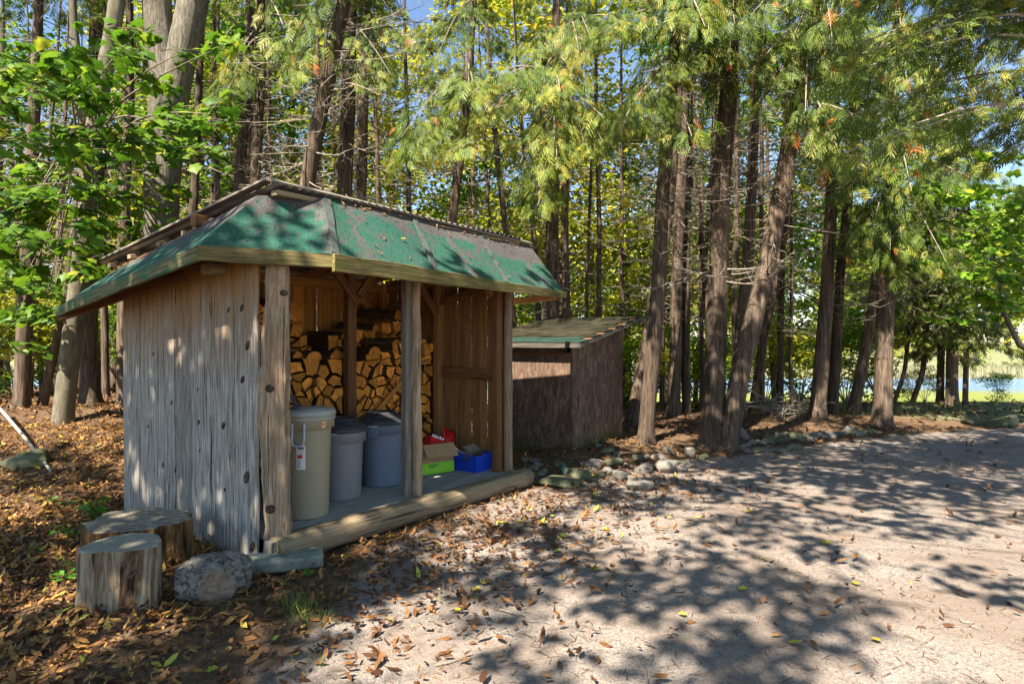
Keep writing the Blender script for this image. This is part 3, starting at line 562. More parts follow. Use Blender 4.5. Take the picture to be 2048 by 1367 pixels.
cl = thing('lid_clutter', 'small dark metal clasp lying on the beige bin lid', 'clasp', sw_((.40, .20, .998)), SR + .6)
mb = MB(); box(mb, (0, 0, .012), (.10, .05, .02), 0, Matrix.Rotation(.3, 3, 'Z')); box(mb, (.01, .02, .03), (.07, .035, .015), 0, Matrix.Rotation(-.5, 3, 'Z')); mb.build('clasp_base', 'black_plastic', cl)
mb = MB(); box(mb, (.0, .02, .065), (.06, .008, .08), 0, Matrix.Rotation(-.5, 3, 'X')); mb.build('clasp_plate', 'dark_metal', cl)
def domed(u, v, name, label, matb, rb, rt, H, seed, lidrot, handle):
    t = bin_thing(name, label, u, v, 0, H, rb, rt, matb, .10, seed); mb = MB()
    lathe(mb, [(rt + .024, H - .012), (rt + .036, H - .004), (rt + .036, H + .012), (rt + .018, H + .03), (rt - .01, H + .052), (rt - .06, H + .078), (rt - .12, H + .092), (0, H + .095)], 48)
    lathe(mb, [(rt - .105, H + .085), (rt - .10, H + .10), (rt - .075, H + .10), (rt - .065, H + .082)], 48); ld = mb.build('lid', 'black_plastic', t, smooth=True)
    f_ = math.atan2(-3.958 - v, -2.394 - u); mb = MB()
    A = [f_ + handle - .3, f_ + handle, f_ + handle + .3]
    tube(mb, np.array([onbin(None, A[0], rt - .02, H + .055), onbin(None, A[0], rt + .005, H + .068), onbin(None, A[1], rt + .02, H + .064), onbin(None, A[2], rt + .005, H + .068), onbin(None, A[2], rt - .02, H + .055)]), .010, 6); mb.build('lid_handle', 'black_plastic', ld, smooth=True)
    # recessed grip on the rim band
    for s, zz in ((1, 0), (1, 1)):
        sticker(t, 'grip', 'grey_handle' if zz else matb, f_ - .35, .40, H - .105 + zz * .085, H - .085 + zz * .085, rt + .030, rt + .030, 5)
    for s in (-.2, .2): sticker(t, 'grip', matb, f_ - .35 + s, .05, H - .10, H - .005, rt + .029, rt + .029, 3)
    sticker(t, 'grip', 'black_plastic' if False else matb, f_ - .35, .34, H - .085, H - .02, rt + .018, rt + .018, 5)
    return t
domed(1.02, .46, 'garbage_bin', 'grey bin with dark domed lid, middle of the three bins', 'grey_plastic', .17, .198, .585, 2, 0, .5)
domed(1.57, .565, 'garbage_bin', 'blue-grey bin with black domed lid, nearest the middle post', 'blue_grey_plastic', .185, .21, .585, 3, 0, -.1)
# ---- boxes at the right end
bb = thing('storage_bin', 'small open blue plastic bin by the right-hand post', 'storage bin', sw_((2.585, .29, .158)), SR + R(2))
mb = MB(); w0, d0, w1, d1, h = .125, .14, .15, .17, .17
def frust(mb, w0, d0, w1, d1, z0, z1, flip=False):
    V = [(-w0, -d0, z0), (w0, -d0, z0), (w0, d0, z0), (-w0, d0, z0), (-w1, -d1, z1), (w1, -d1, z1), (w1, d1, z1), (-w1, d1, z1)]; Fq = [[0, 1, 5, 4], [1, 2, 6, 5], [2, 3, 7, 6], [3, 0, 4, 7]]
    mb.add(V, [f[::-1] for f in Fq] if flip else Fq)
frust(mb, w0, d0, w1, d1, 0, h); frust(mb, w0 - .004, d0 - .004, w1 - .004, d1 - .004, .004, h, True); mb.add([(-w0, -d0, .003), (w0, -d0, .003), (w0, d0, .003), (-w0, d0, .003)], [[0, 1, 2, 3]]); mb.build('tub', 'blue_plastic', bb)
mb = MB()
for c, d in (((0, -d1, h), (2 * w1 + .02, .016, .014)), ((0, d1, h), (2 * w1 + .02, .016, .014)), ((-w1, 0, h), (.016, 2 * d1 - .02, .0142)), ((w1, 0, h), (.016, 2 * d1 - .02, .0142))): box(mb, c, d)
mb.build('rim', 'blue_plastic', bb)
mb = MB(); box(mb, (w1 - .012, 0, .10), (.014, .07, .05), 0, Matrix.Rotation(.14, 3, 'Y')); mb.build('grip', 'blue_plastic', bb); mb = MB(); box(mb, (w1 - .003, 0, .10), (.004, .05, .03), 0, Matrix.Rotation(.14, 3, 'Y')); mb.build('grip', 'dark_metal', bb)
r3 = np.random.default_rng(5)
for k in range(5):
    o = thing('newspaper', 'folded newspaper, %s from the left in the blue bin' % ordinal(k + 1), 'newspaper', sw_((2.49 + .045 * k, .26 + .02 * k, .30 + .008 * (k % 3))), SR + R(70 + 8 * k), 'papers in the blue bin')
    mb = MB(); V = []
    for s in range(6):
        for t_ in (-1, 1): V.append((s * .044 - .11, t_ * .085, .03 * math.sin(s * .6 + k) * .5 + .01 * k))
    V = np.array(V); Fq = [[2 * s, 2 * s + 2, 2 * s + 3, 2 * s + 1] for s in range(5)]; mb.add(V, Fq); mb.add(V - [0, 0, .012], [f[::-1] for f in Fq]); q = mb.build('sheet', 'newsprint', o); o.rotation_euler = (R(-28 + 6 * k), R(18 - 9 * k), SR + R(50 + 9 * k))
cb = thing('cardboard_box', 'cardboard box with lime green band holding red containers', 'box', sw_((2.24, .55, .165)), SR + R(-16))
W, D, H = .36, .24, .27
for nm, c, d, mt in (('panel', (0, -D / 2, H / 2 + .035), (W, .006, H - .07), 'cardboard'), ('panel', (0, D / 2, H / 2), (W, .006, H), 'cardboard'), ('panel', (-W / 2, 0, H / 2), (.006, D - .008, H), 'cardboard'), ('panel', (W / 2, 0, H / 2), (.006, D - .008, H), 'white_paper'), ('base', (0, 0, .01), (W - .01, D - .01, .006), 'cardboard')):
    mb = MB(); box(mb, c, d); mb.build(nm, mt, cb)
mb = MB(); box(mb, (0, -D / 2 - .006, .055), (W + .01, .006, .11)); gb = mb.build('green_band', 'green_print', cb)
mb = MB()
for k in range(9): box(mb, (-.11 + k * .013, -D / 2 - .0105, .085), (.008, .002, .012))
for k in range(7): box(mb, (-.11 + k * .012, -D / 2 - .0105, .066), (.007, .002, .008))
mb.build('printing', 'ink', gb)
o = plank('flap', cb, (-W / 2, -D / 2 - .05, H - .03), (W / 2, -D / 2 - .055, H - .035), .16, .005, 'cardboard', up=(0, -.75, .66))
mb = MB(); box(mb, (W / 2 + .05, 0, H - .05), (.006, D, .12), 0, Matrix.Rotation(-.8, 3, 'Y')); mb.build('flap', 'white_paper', cb)
rc = thing('red_packet', 'red packet with white torn top standing in the cardboard box', 'packet', sw_((2.27, .58, .30)), SR); mb = MB(); box(mb, (0, 0, .08), (.19, .08, .26), 0, Matrix.Rotation(.35, 3, 'Y')); mb.build('pack', 'red_plastic', rc)
mb = MB()
for k in range(5): box(mb, (.045 + (k - 2) * .038, -.040, .205 - (k - 2) * .014), (.026, .004, .024 + .01 * (k % 2)), 0, Matrix.Rotation(.35, 3, 'Y'))
mb.build('torn_edge', 'white_paper', rc)
rj = thing('red_jug', 'red plastic jug lying tilted on the cardboard box', 'jug', sw_((2.47, .60, .40)), SR + .3); rj.scale = (1.35, 1.35, 1.35); mb = MB(); lathe(mb, [(0, 0), (.05, 0), (.058, .01), (.058, .10), (.045, .13), (.022, .15), (.022, .17), (0, .17)], 20)
jb = mb.build('body', 'red_plastic', rj, Matrix.Rotation(R(62), 4, 'Y'), smooth=True); mb = MB(); tube(mb, np.array([(-.05, 0, .11), (-.09, 0, .10), (-.095, 0, .05), (-.055, 0, .03)]), .010, 8); mb.build('handle', 'red_plastic', jb, smooth=True)
mb = MB(); lathe(mb, [(0, -.004), (.03, -.004), (.032, .0)], 16); mb.build('opening_shade', 'ink', jb)  # flat black disc stands in for the shade inside the jug's mouth
# ------------------------------------------------------------------ the small brown shed
def on_ground(x, y, it=6):
    z = 0.0
    for _ in range(it):
        Y = (EYE - z) * FPX / (y - 683.5); X = (x - 1024) / FPX * Y; z = gz(X, Y)
    return Vector((X, Y, z))
BO = Vector((.755, 7.85, .0)); bs = thing('plywood_shed', 'small brown plywood shed with sloping shingled roof behind the woodshed', 'shed', BO, SR)
W2, D2 = 1.40, 1.35                              # along x (away to the right), along y (away to the left)
def slope_panel(y, t):
    mb = MB(); V = [(x, dy, z) for dy in (-t, t) for x, z in ((-.05, .005), (-.05, W2 - .005), (1.79, W2 - .005), (1.495, .005))]; V = [(v[0], v[2], v[1]) for v in V]
    mb.add(V, [[0, 1, 2, 3], [7, 6, 5, 4], [0, 4, 5, 1], [1, 5, 6, 2], [2, 6, 7, 3], [3, 7, 4, 0]]); mm = Matrix(((0, 1, 0, 0), (0, 0, -1, y), (1, 0, 0, 0), (0, 0, 0, 1)))
    return mb.build('wall_panel', 'ply_brown', bs, mm)
slope_panel(0, .009)
plank('wall_panel', bs, (0, D2 / 2, -.05), (0, D2 / 2, 1.36), D2, .018, 'ply_brown', up=(-1, 0, 0), seg=6, bev=.05)
plank('wall_panel', bs, (W2, D2 / 2, -.05), (W2, D2 / 2, 1.80), D2, .018, 'ply_brown', up=(1, 0, 0)); slope_panel(D2, .009)
plank('corner_trim', bs, (-.004, -.006, -.05), (-.004, -.006, 1.50), .035, .03, 'ply_brown', up=(-1, 0, 0), seg=4)
plank('hatch', bs, (-.022, .06, 1.43), (-.022, D2 - .02, 1.43), .02, .13, 'ply_brown', seg=3); plank('hatch_trim', bs, (-.03, .02, 1.345), (-.03, D2, 1.345), .03, .03, 'dark_timber')
tr_ = MB(); rs = .215                           # roof slope
def rsurf(x): return 1.525 + rs * x
m4 = plank('roof_deck', bs, (-.14, D2 / 2 - .02, rsurf(-.14) - .02), (1.63, D2 / 2 - .02, rsurf(1.63) - .02), D2 + .36, .03, 'dark_timber')
plank('roof_trim', bs, (-.165, -.20, rsurf(-.16) - .035), (-.165, D2 + .16, rsurf(-.16) - .035), .02, .06, 'trim_wood', seg=4)
plank('roof_trim', bs, (-.165, -.212, rsurf(-.165) - .035), (1.64, -.212, rsurf(1.64) - .035), .02, .06, 'trim_wood', seg=4)
shm = None; r4 = np.random.default_rng(8)
for rr_ in range(11):
    for cc in range(8):
        x0 = -.17 + rr_ * .157; y0 = -.225 + cc * .215 + (.10 if rr_ % 2 else 0)
        if shm is None:
            mb = MB(); box(mb, (.11, .105, 0), (.22, .207, .008)); shm = mb.mesh('shingle', 'shingle'); mb = MB(); box(mb, (.11, .105, 0), (.22, .207, .008)); shg = mb.mesh('shingle', 'green_shingle')
        if y0 > D2 + .05: continue
        o = link('shingle', shg if rr_ < 2 else shm, bs); o.location = (x0, y0, rsurf(x0) + .012 + r4.normal(0, .0015)); o.rotation_euler = (r4.normal(0, .006), -math.atan(rs) + .055, r4.normal(0, .01))

# ------------------------------------------------------------------ stumps and cut logs by the shed corner
def stump(name, label, c, H, outline, matside, mattop, rz=0.0, seed=0, flare=.12, toptilt=(0, 0), nh=9):
    rr = np.random.default_rng(seed); t = thing(name, label, 'stump', (c[0], c[1], gz(c[0], c[1]) - .03), rz); q = np.array(outline); n = len(q); V = []
    for k in range(nh):
        f = k / (nh - 1); s = 1 + flare * (1 - f) ** 2; jit = 1 + rr.normal(0, .012, (n, 1)); p = q * s * jit
        z = (H + .03 + q[:, 0] * toptilt[0] + q[:, 1] * toptilt[1]) * f; V.append(np.concatenate([p, np.broadcast_to(z, (n,))[:, None]], 1))
    V = np.array(V); ii = np.arange(nh - 1)[:, None] * n; jj = np.arange(n)[None, :]; j2 = (jj + 1) % n; mb = MB()
    mb.add(V.reshape(-1, 3), np.stack([ii + jj, ii + j2, ii + n + j2, ii + n + jj], -1).reshape(-1, 4)); mb.build('side', matside, t)
    mb = MB(); top = V[-1]; cen = top.mean(0); rings = [top, cen + (top - cen) * .93 + [0, 0, .004], cen + (top - cen) * .5 + [0, 0, .006]]; A = np.concatenate(rings)
    for k in range(2): mb.add(A, np.stack([k * n + jj, k * n + j2, (k + 1) * n + j2, (k + 1) * n + jj], -1).reshape(-1, 4))
    mb.add(rings[2], np.arange(n)[None, :]); mb.build('cut_top', mattop, t); return t
a = np.linspace(0, 2 * np.pi, 60, endpoint=False); rr5 = np.random.default_rng(2)
lob = 1 + .07 * np.sin(3 * a + 1) + .05 * np.sin(7 * a + 2) + .035 * np.sin(13 * a) + .03 * np.sin(23 * a + 1) + rr5.normal(0, .012, 60)
stump('tree_stump', 'wide low round stump with blackened top against the grey wall', (-2.60, 4.30), .30, np.stack([np.cos(a) * .33 * lob, np.sin(a) * .27 * lob], 1), 'stump_bark', 'stump_top', 0, 3, .10, (.0, .03))
# split upright block: curved back, two split faces
arc = [( -.19 + .0, -.06), (-.20, .03), (-.17, .12), (-.10, .19), (.0, .22), (.10, .20), (.19, .14), (.245, .05), (.25, .0)]; face = [(.19, -.03), (.12, -.085), (.06, -.11), (.02, -.10), (-.02, -.145), (-.08, -.165), (-.13, -.16), (-.18, -.12)]
stump('split_stump', 'upright split stump section with pale sawn top and weathered split faces', (-2.24, 3.52), .335, [(x * 1.0, y * .9) for x, y in arc + face][::-1][::-1][::-1], 'split_face', 'split_top', -.35, 4, .05, (.02, .06))
lg = thing('cut_log', 'short grey-barked log lying down with a sawn branch stub facing forward', 'log', (-1.76, 3.66, gz(-1.76, 3.66) - .02), R(24)); lg.scale = (.84, .84, .84); mb = MB()
n = 15; xs_ = np.linspace(-.24, .24, n); P = np.stack([xs_, 0 * xs_, .155 + .01 * xs_], 1); rr6 = np.random.default_rng(6); nz = rr6.normal(0, 1, (n, 40))
tube(mb, P, .168 * (1 - .42 * (np.abs(xs_) / .24) ** 3), 40, False, 0, None, lambda i, a: 1 + .05 * np.sin(2 * a + 1) + .018 * nz[i, (np.arange(40))[None, :]]); mb.build('bark', 'rough_bark', lg, smooth=False)
for s in (-1, 1):
    mb = MB(); aa = np.linspace(0, 2 * np.pi, 32, endpoint=False); V = np.stack([np.full(32, .241 * s), np.cos(aa) * .097, .155 + np.sin(aa) * .097], 1); mb.add(V, np.arange(32)[None, ::-s]); mb.build('sawn_end', 'sawn_end', lg)
mb = MB(); lathe(mb, [(.15, .0), (.132, .065), (.122, .09), (.108, .096)], 28); st_ = mb.build('branch_collar', 'rough_bark', lg, Matrix.Translation((.02, -.085, .13)) @ Matrix.Rotation(R(82), 4, 'X'), smooth=True)
mb = MB(); lathe(mb, [(.110, .096), (.07, .097), (.03, .0975), (0, .098)], 28); mb.build('branch_stub', 'sawn_end', lg, Matrix.Translation((.02, -.085, .13)) @ Matrix.Rotation(R(82), 4, 'X'))

# ------------------------------------------------------------------ stones
import bmesh
STV = []
for k in range(7):
    bm = bmesh.new(); bmesh.ops.create_icosphere(bm, subdivisions=3, radius=1.0); rs_ = np.random.default_rng(40 + k)
    planes = [(Vector(rs_.normal(0, 1, 3)).normalized(), rs_.uniform(.5, .8)) for _ in range(13)]
    for v in bm.verts:
        p = v.co.copy()
        for nn, d in planes:
            e = p.dot(nn) - d
            if e > 0: p -= nn * e * .97
        p *= 1 + .07 * mnoise.noise(v.co * 2.1 + Vector((k * 9, 0, 0))) + .03 * mnoise.noise(v.co * 6 + Vector((0, k * 5, 0))); v.co = p
    me = bpy.data.meshes.new('stone'); bm.to_mesh(me); bm.free(); me.polygons.foreach_set('use_smooth', [True] * len(me.polygons)); STV.append(me)
STC = {}
def stone(x0, x1, y0, y1, mat, label, group='stones along the edge of the drive', seed=0, name='stone', flat=False):
    rr = np.random.default_rng(int(seed)); p = on_ground((x0 + x1) / 2, y1 - (y1 - y0) * .12); Y = p.y; w = (x1 - x0) / FPX * Y / 2; h = (y1 - y0) / FPX * Y / 2
    key = (int(rr.integers(0, 7)), mat)
    if key not in STC: me = STV[key[0]].copy(); me.materials.clear(); me.materials.append(M[mat]); STC[key] = me
    o = link(name, STC[key]); dpt = w * rr.uniform(.7, 1.0); o.scale = (w * 1.28, dpt, max(h * 1.1, w * .35)); o.rotation_euler = (rr.normal(0, .12), rr.normal(0, .12), rr.normal(0, .3) + (math.pi if rr.random() < .5 else 0))
    o.location = (p.x, p.y + dpt * .6, p.z + h * .5); return tag(o, label, 'stone', group)
S_ = [(1065, 1157, 953, 979, 'moss_stone', 'long low pale rock with lichen, nearest the sill log of the woodshed'), (1134, 1186, 926, 966, 'moss_stone', 'rounded lichen-covered boulder behind the long low rock'),
      (1177, 1207, 915, 942, 'stone', 'smooth grey stone directly below the corner of the brown shed'), (1161, 1192, 909, 923, 'stone', 'flat grey stone touching the base of the brown shed'),
      (1200, 1231, 932, 951, 'stone', 'dark grey stone right of the rounded lichen boulder'), (1222, 1256, 937, 964, 'stone', 'pointed grey stone in front of the mossy one'),
      (1212, 1256, 913, 936, 'moss_stone', 'mossy angular stone in the middle of the heap'), (1262, 1286, 904, 922, 'moss_stone', 'small peaked mossy stone left of the nearest single cedar'),
      (1300, 1346, 902, 926, 'pale_stone', 'large pale rounded stone at the foot of the single cedar'), (1317, 1362, 916, 950, 'pale_stone', 'large pale wedge-shaped stone in full sun'),
      (1271, 1314, 921, 950, 'pale_stone', 'pale stone half in shade left of the wedge-shaped one'), (1344, 1361, 918, 932, 'stone', 'small brown stone right of the pale ones'),
      (1250, 1312, 957, 986, 'stone', 'wide flat slab stone lowest in the heap'), (1388, 1420, 908, 920, 'moss_stone', 'flat mossy stone left of the twin cedar roots'),
      (1040, 1061, 911, 927, 'moss_stone', 'dark mossy stone beside the woodshed end post'), (1060, 1088, 915, 933, 'stone', 'grey stone against the foot of the brown shed front'),
      (1077, 1099, 936, 951, 'stone', 'small grey stone in the shade before the brown shed'), (1099, 1131, 919, 935, 'moss_stone', 'low mossy stone at the brown shed front near the teal rag'),
      (1043, 1060, 929, 947, 'moss_stone', 'small mossy stone nearest the end of the sill log'), (1189, 1203, 888, 902, 'stone', 'small stone leaning on the right wall of the brown shed'),
      (1202, 1229, 890, 906, 'moss_stone', 'mossy stone along the right wall of the brown shed'), (1225, 1247, 896, 909, 'stone', 'stone at the far end of the brown shed wall'),
      (1325, 1347, 893, 908, 'pale_stone', 'pale stone just behind the large rounded one'), (1284, 1304, 906, 920, 'stone', 'small tan stone under the single cedar trunk'),
      (1474, 1500, 843, 873, 'pale_stone', 'pinkish boulder standing right of the twin cedar'), (1360, 1385, 925, 938, 'stone', 'low stone bedded in gravel right of the pale wedge')]
for k, s in enumerate(S_): stone(*s, seed=100 + k)
rh = np.random.default_rng(19); hs = sorted([(rh.uniform(1050, 1380), rh.uniform(908, 968), rh.uniform(11, 24)) for _ in range(26)])
for k, (x, y, w) in enumerate(hs): stone(x - w / 2, x + w / 2, y - w * .6, y, ['stone', 'moss_stone', 'stone', 'pale_stone'][k % 4], 'small filler stone in the heap, %s from the left of the small ones' % ordinal(k + 1), 'small stones in the heap', 160 + k)
rr7 = np.random.default_rng(77); 
for row, (pts, n) in enumerate((([(1490, 909), (1545, 908), (1600, 900)], 8), ([(1480, 893), (1530, 891), (1600, 884), (1650, 878), (1700, 873), (1760, 872)], 17), ([(1490, 878), (1560, 872), (1620, 866), (1690, 862), (1740, 855)], 15))):
    px_ = [p[0] for p in pts]; py_ = [p[1] for p in pts]
    for k in range(n):
        x = px_[0] + (px_[-1] - px_[0]) * (k + .5) / n + rr7.normal(0, 3); y = np.interp(x, px_, py_) + rr7.normal(0, 1.5); w = rr7.uniform(19, 32); h = w * rr7.uniform(.5, .75)
        stone(x - w / 2, x + w / 2, y - h, y, ['moss_stone', 'stone', 'moss_stone', 'moss_stone', 'pale_stone'][int(rr7.integers(0, 5))], 'border stone, %s from the twin cedar in the %s row' % (ordinal(k + 1), ('nearest', 'middle', 'rear')[row]), 'stones bordering the bed right of the twin cedar', 300 + row * 40 + k)
stone(-30, 82, 872, 925, 'moss_stone', 'mossy half-buried boulder at the left edge below the white stick', 'boulders', 11, 'boulder')
stone(1935, 1990, 822, 852, 'moss_stone', 'dark mossy boulder at the far edge of the drive', 'boulders', 13, 'boulder'); stone(1985, 2060, 832, 856, 'moss_stone', 'low dark boulder at the right edge of the picture', 'boulders', 14, 'boulder')
stone(252, 298, 1182, 1200, 'stone', 'flat stone at the foot of the split stump', 'stones by the stumps', 15)
p = on_ground(1379, 911); o = thing('brick', 'squared pink stone block left of the twin cedar', 'block', (p.x, p.y, p.z), .3); mb = MB(); box(mb, (0, 0, .05), (.115, .10, .125)); q = mb.build('block', 'pale_stone', o)
q.modifiers.new('b', 'BEVEL').width = .012
p = on_ground(560, 1146); o = plank('paving_slab', None, (p.x - .22, p.y - .02, .03), (p.x + .24, p.y + .14, .035), .22, .09, 'concrete', seg=4, jit=.006, bev=.2); tag(o, 'mossy concrete slab lying below the end of the sill log', 'slab')
o = thing('rag', 'crumpled teal rag among the stones before the brown shed', 'rag', on_ground(1127, 950)); mb = MB(); bm = bmesh.new(); bmesh.ops.create_icosphere(bm, subdivisions=2, radius=1.0)
for v in bm.verts: v.co = Vector((v.co.x * .035, v.co.y * .03, .06 + v.co.z * .065)) * (1 + .35 * mnoise.noise(v.co * 3))
me = bpy.data.meshes.new('cloth'); bm.to_mesh(me); bm.free(); me.materials.append(M['teal_cloth']); link('cloth', me, o)
# fallen birch stick, brush pile
p0 = at(-30, 785, 8.6); p1 = on_ground(103, 880); mb = MB(); P = np.linspace(p0, np.array(p1) + [0, 0, .02], 14); P[:, 2] += np.sin(np.linspace(0, 3.1, 14)) * .03; tube(mb, P, np.linspace(.022, .014, 14), 8)
tag(mb.build('fallen_branch', 'pale_stick', smooth=True), 'bare white branch lying on the leaves at left', 'branch')
p0 = on_ground(1592, 832); o = thing('brush_pile', 'low pile of dead brush and red leaves behind the cedars', 'brush pile', p0); mb = MB(); rb_ = np.random.default_rng(4)
for k in range(60):
    c = rb_.normal(0, 1, 3) * [.28, .2, .1] + [0, .2, .12]; d = rb_.normal(0, 1, 3) * [.3, .2, .12]; tube(mb, np.array([c - d, c + rb_.normal(0, .03, 3), c + d]), [.012, .01, .006], 4)
mb.build('sticks', 'twig', o)

# ------------------------------------------------------------------ foliage templates
def inst(mb, TV, TF, pos, xd, up, sc, tint, mi=0, zs=None):
    """place copies of a flat template: x along xd, z towards up"""
    N = len(pos); xd = xd / (np.linalg.norm(xd, axis=1)[:, None] + 1e-9); y = np.cross(up, xd); y /= np.linalg.norm(y, axis=1)[:, None] + 1e-9; z = np.cross(xd, y)
    sc = np.broadcast_to(sc, (N,)); k = len(TV); zz = np.ones(N) if zs is None else zs
    V = pos[:, None, :] + sc[:, None, None] * (TV[None, :, 0:1] * xd[:, None, :] + TV[None, :, 1:2] * y[:, None, :] + (TV[None, :, 2:3] * zz[:, None, None]) * z[:, None, :])
    F = (TF[None, :, :] + (np.arange(N) * k)[:, None, None]).reshape(-1, TF.shape[1]); mb.add(V.reshape(-1, 3), F, mi, np.repeat(tint, k))
def spray_template(nf=10, wf=.03):
    V = []; F = []
    def finger(p, d, L, w):
        d = np.array(d) / np.hypot(*d); s = np.array([-d[1], d[0]]); b = len(V); q = [p, p + d * L * .45 + s * w, p + d * L, p + d * L * .45 - s * w]
        for c in q: V.append((c[0], c[1], -.32 * (c[0] ** 2) - .18 * abs(c[1])))
        F.append([b, b + 1, b + 2, b + 3])
    for k in range(nf):
        t = .06 + .80 * k / nf; s = 1 if k % 2 else -1; L = .58 * (1 - .5 * t) ; finger(np.array([t, 0.0]), (.80, s * .62), L, wf)
    finger(np.array([.0, 0.0]), (1, 0), .62, .02); finger(np.array([.52, 0.0]), (1, .0), .48, wf)
    return np.array(V), np.array(F)
SPV, SPF = spray_template(8, .042); SPV6, SPF6 = spray_template(7, .048)
def maple_template():
    pts = [(0, 0), (-.08, .18), (-.05, .42), (.16, .30), (.30, .50), (.42, .52), (.48, .40), (.62, .34), (.70, .22), (.74, .17), (1.0, 0)]
    up = [(x, y) for x, y in pts]; full = up + [(x, -y) for x, y in pts[-2:0:-1]]; V = [(.32, 0, .03)] + [(x, y, -.10 * abs(y) - .12 * x * x) for x, y in full]; n = len(full)
    return np.array(V), np.array([[0, 1 + i, 1 + (i + 1) % n] for i in range(n)])
MPV, MPF = maple_template()
LQV = np.array([(0, 0, 0), (.45, .30, .06), (1, 0, -.10), (.45, -.30, .06)], float); LQF = np.array([[0, 1, 2, 3]])

def limb_curve(s, e, n=8, lift=.12):
    t = np.linspace(0, 1, n)[:, None]; P = s + (e - s) * t; L = np.linalg.norm(e - s); P[:, 2] += (lift * L * np.sin(np.pi * t ** .8))[:, 0]; return P
def cedar_limb(leafmb, woodmb, s, e, n, size, rr, spread=.42, hue=None, lift=.12, tmpl=(SPV, SPF), hang=.7, wr=.016):
    s = np.asarray(s, float); e = np.asarray(e, float); P = limb_curve(s, e, 8, lift); L = np.linalg.norm(e - s)
    if woodmb is not None: tube(woodmb, P, np.linspace(wr, .004, 8), 4, False)
    t = rr.uniform(.22, 1.0, n) ** .75; C = np.stack([np.interp(t, np.linspace(0, 1, 8), P[:, k]) for k in range(3)], 1)
    d = (e - s) / L; side = np.cross(d, [0, 0, 1.0]); side /= np.linalg.norm(side) + 1e-9; sg = rr.choice([-1, 1], n) * rr.uniform(.0, 1, n) ** .7; wid = spread * (1.15 - .75 * t)
    fwd = np.abs(sg) * wid * .7
    pos = C + side * (sg * wid)[:, None] + d * fwd[:, None] + rr.normal(0, .035, (n, 3)); pos[:, 2] -= np.abs(sg) * wid * .35 * hang + rr.uniform(0, .09, n) * hang
    xd = d * rr.uniform(.35, .9, n)[:, None] + side * (sg * 1.1 + rr.normal(0, .25, n))[:, None]; xd[:, 2] -= rr.uniform(.25, 1.5, n) * hang
    up = np.stack([rr.normal(0, .45, n), rr.normal(0, .45, n) - .25, np.full(n, .9)], 1) ; base = rr.uniform(.25, .75) if hue is None else hue
    tint = np.clip(base + rr.normal(0, .26, n), 0, .95); tint = np.where(rr.random(n) < .012, .985, tint); inst(leafmb, tmpl[0], tmpl[1], pos, xd, up, size * np.clip(rr.lognormal(.08, .33, n), .5, 2.0), tint)
def cedar_crown(seed, H, nb, r0, per, size, tmpl):
    rr = np.random.default_rng(seed); lf = MB(); wd = MB()
    for k in range(nb):
        z = H * (k + rr.uniform(0, 1)) / nb; f = z / H; a = k * 2.4 + rr.normal(0, .4); L = r0 * (1 - .8 * f) * rr.uniform(.6, 1.15) * (1 - .35 * max(0, .12 - f) / .12)
        dr = np.array([math.cos(a), math.sin(a), -.35 + .55 * f]); s = np.array([0, 0, z + .25 * L]); cedar_limb(lf, wd, s, s + dr * L, int(per * (.35 + .65 * L / r0)), size, rr, .38 * L / 1.6 + .08, rr.uniform(.2, .7), .1, tmpl)
    return lf, wd
def clump_crown(seed, clumps, per, size, lay=.45, quad=True):
    """clumps: (x, y, z, r); leaves in flattened sheets inside each clump"""
    rr = np.random.default_rng(seed); lf = MB()
    for (x, y, z, r) in clumps:
        n = int(per * r ** 1.6); d = rr.normal(0, 1, (n, 3)); d /= np.linalg.norm(d, axis=1)[:, None]; rad = r * rr.uniform(.15, 1, n) ** .6; p = d * rad[:, None] * [1, 1, lay]
        p[:, 2] += .25 * r * np.sin(p[:, 0] * 5 / r + x) * lay; p += [x, y, z]
        yaw = rr.uniform(0, 6.28, n); xd = np.stack([np.cos(yaw), np.sin(yaw), rr.normal(-.35, .3, n)], 1); up = np.stack([rr.normal(0, .5, n), rr.normal(0, .5, n), np.full(n, 1.0)], 1)
        base = rr.uniform(.2, .8); inst(lf, LQV if quad else MPV, LQF if quad else MPF, p, xd, up, size * rr.uniform(.65, 1.3, n), np.clip(base + rr.normal(0, .2, n), 0, 1))
    return lf
def ell_clumps(rr, n, rx, rz, z0, r=(.5, 1.0), hollow=.25):
    out = []
    while len(out) < n:
        d = rr.uniform(-1, 1, 3); q = np.linalg.norm(d)
        if hollow < q < 1: out.append((d[0] * rx, d[1] * rx, z0 + (d[2] + 1) * rz, rr.uniform(*r)))
    return out
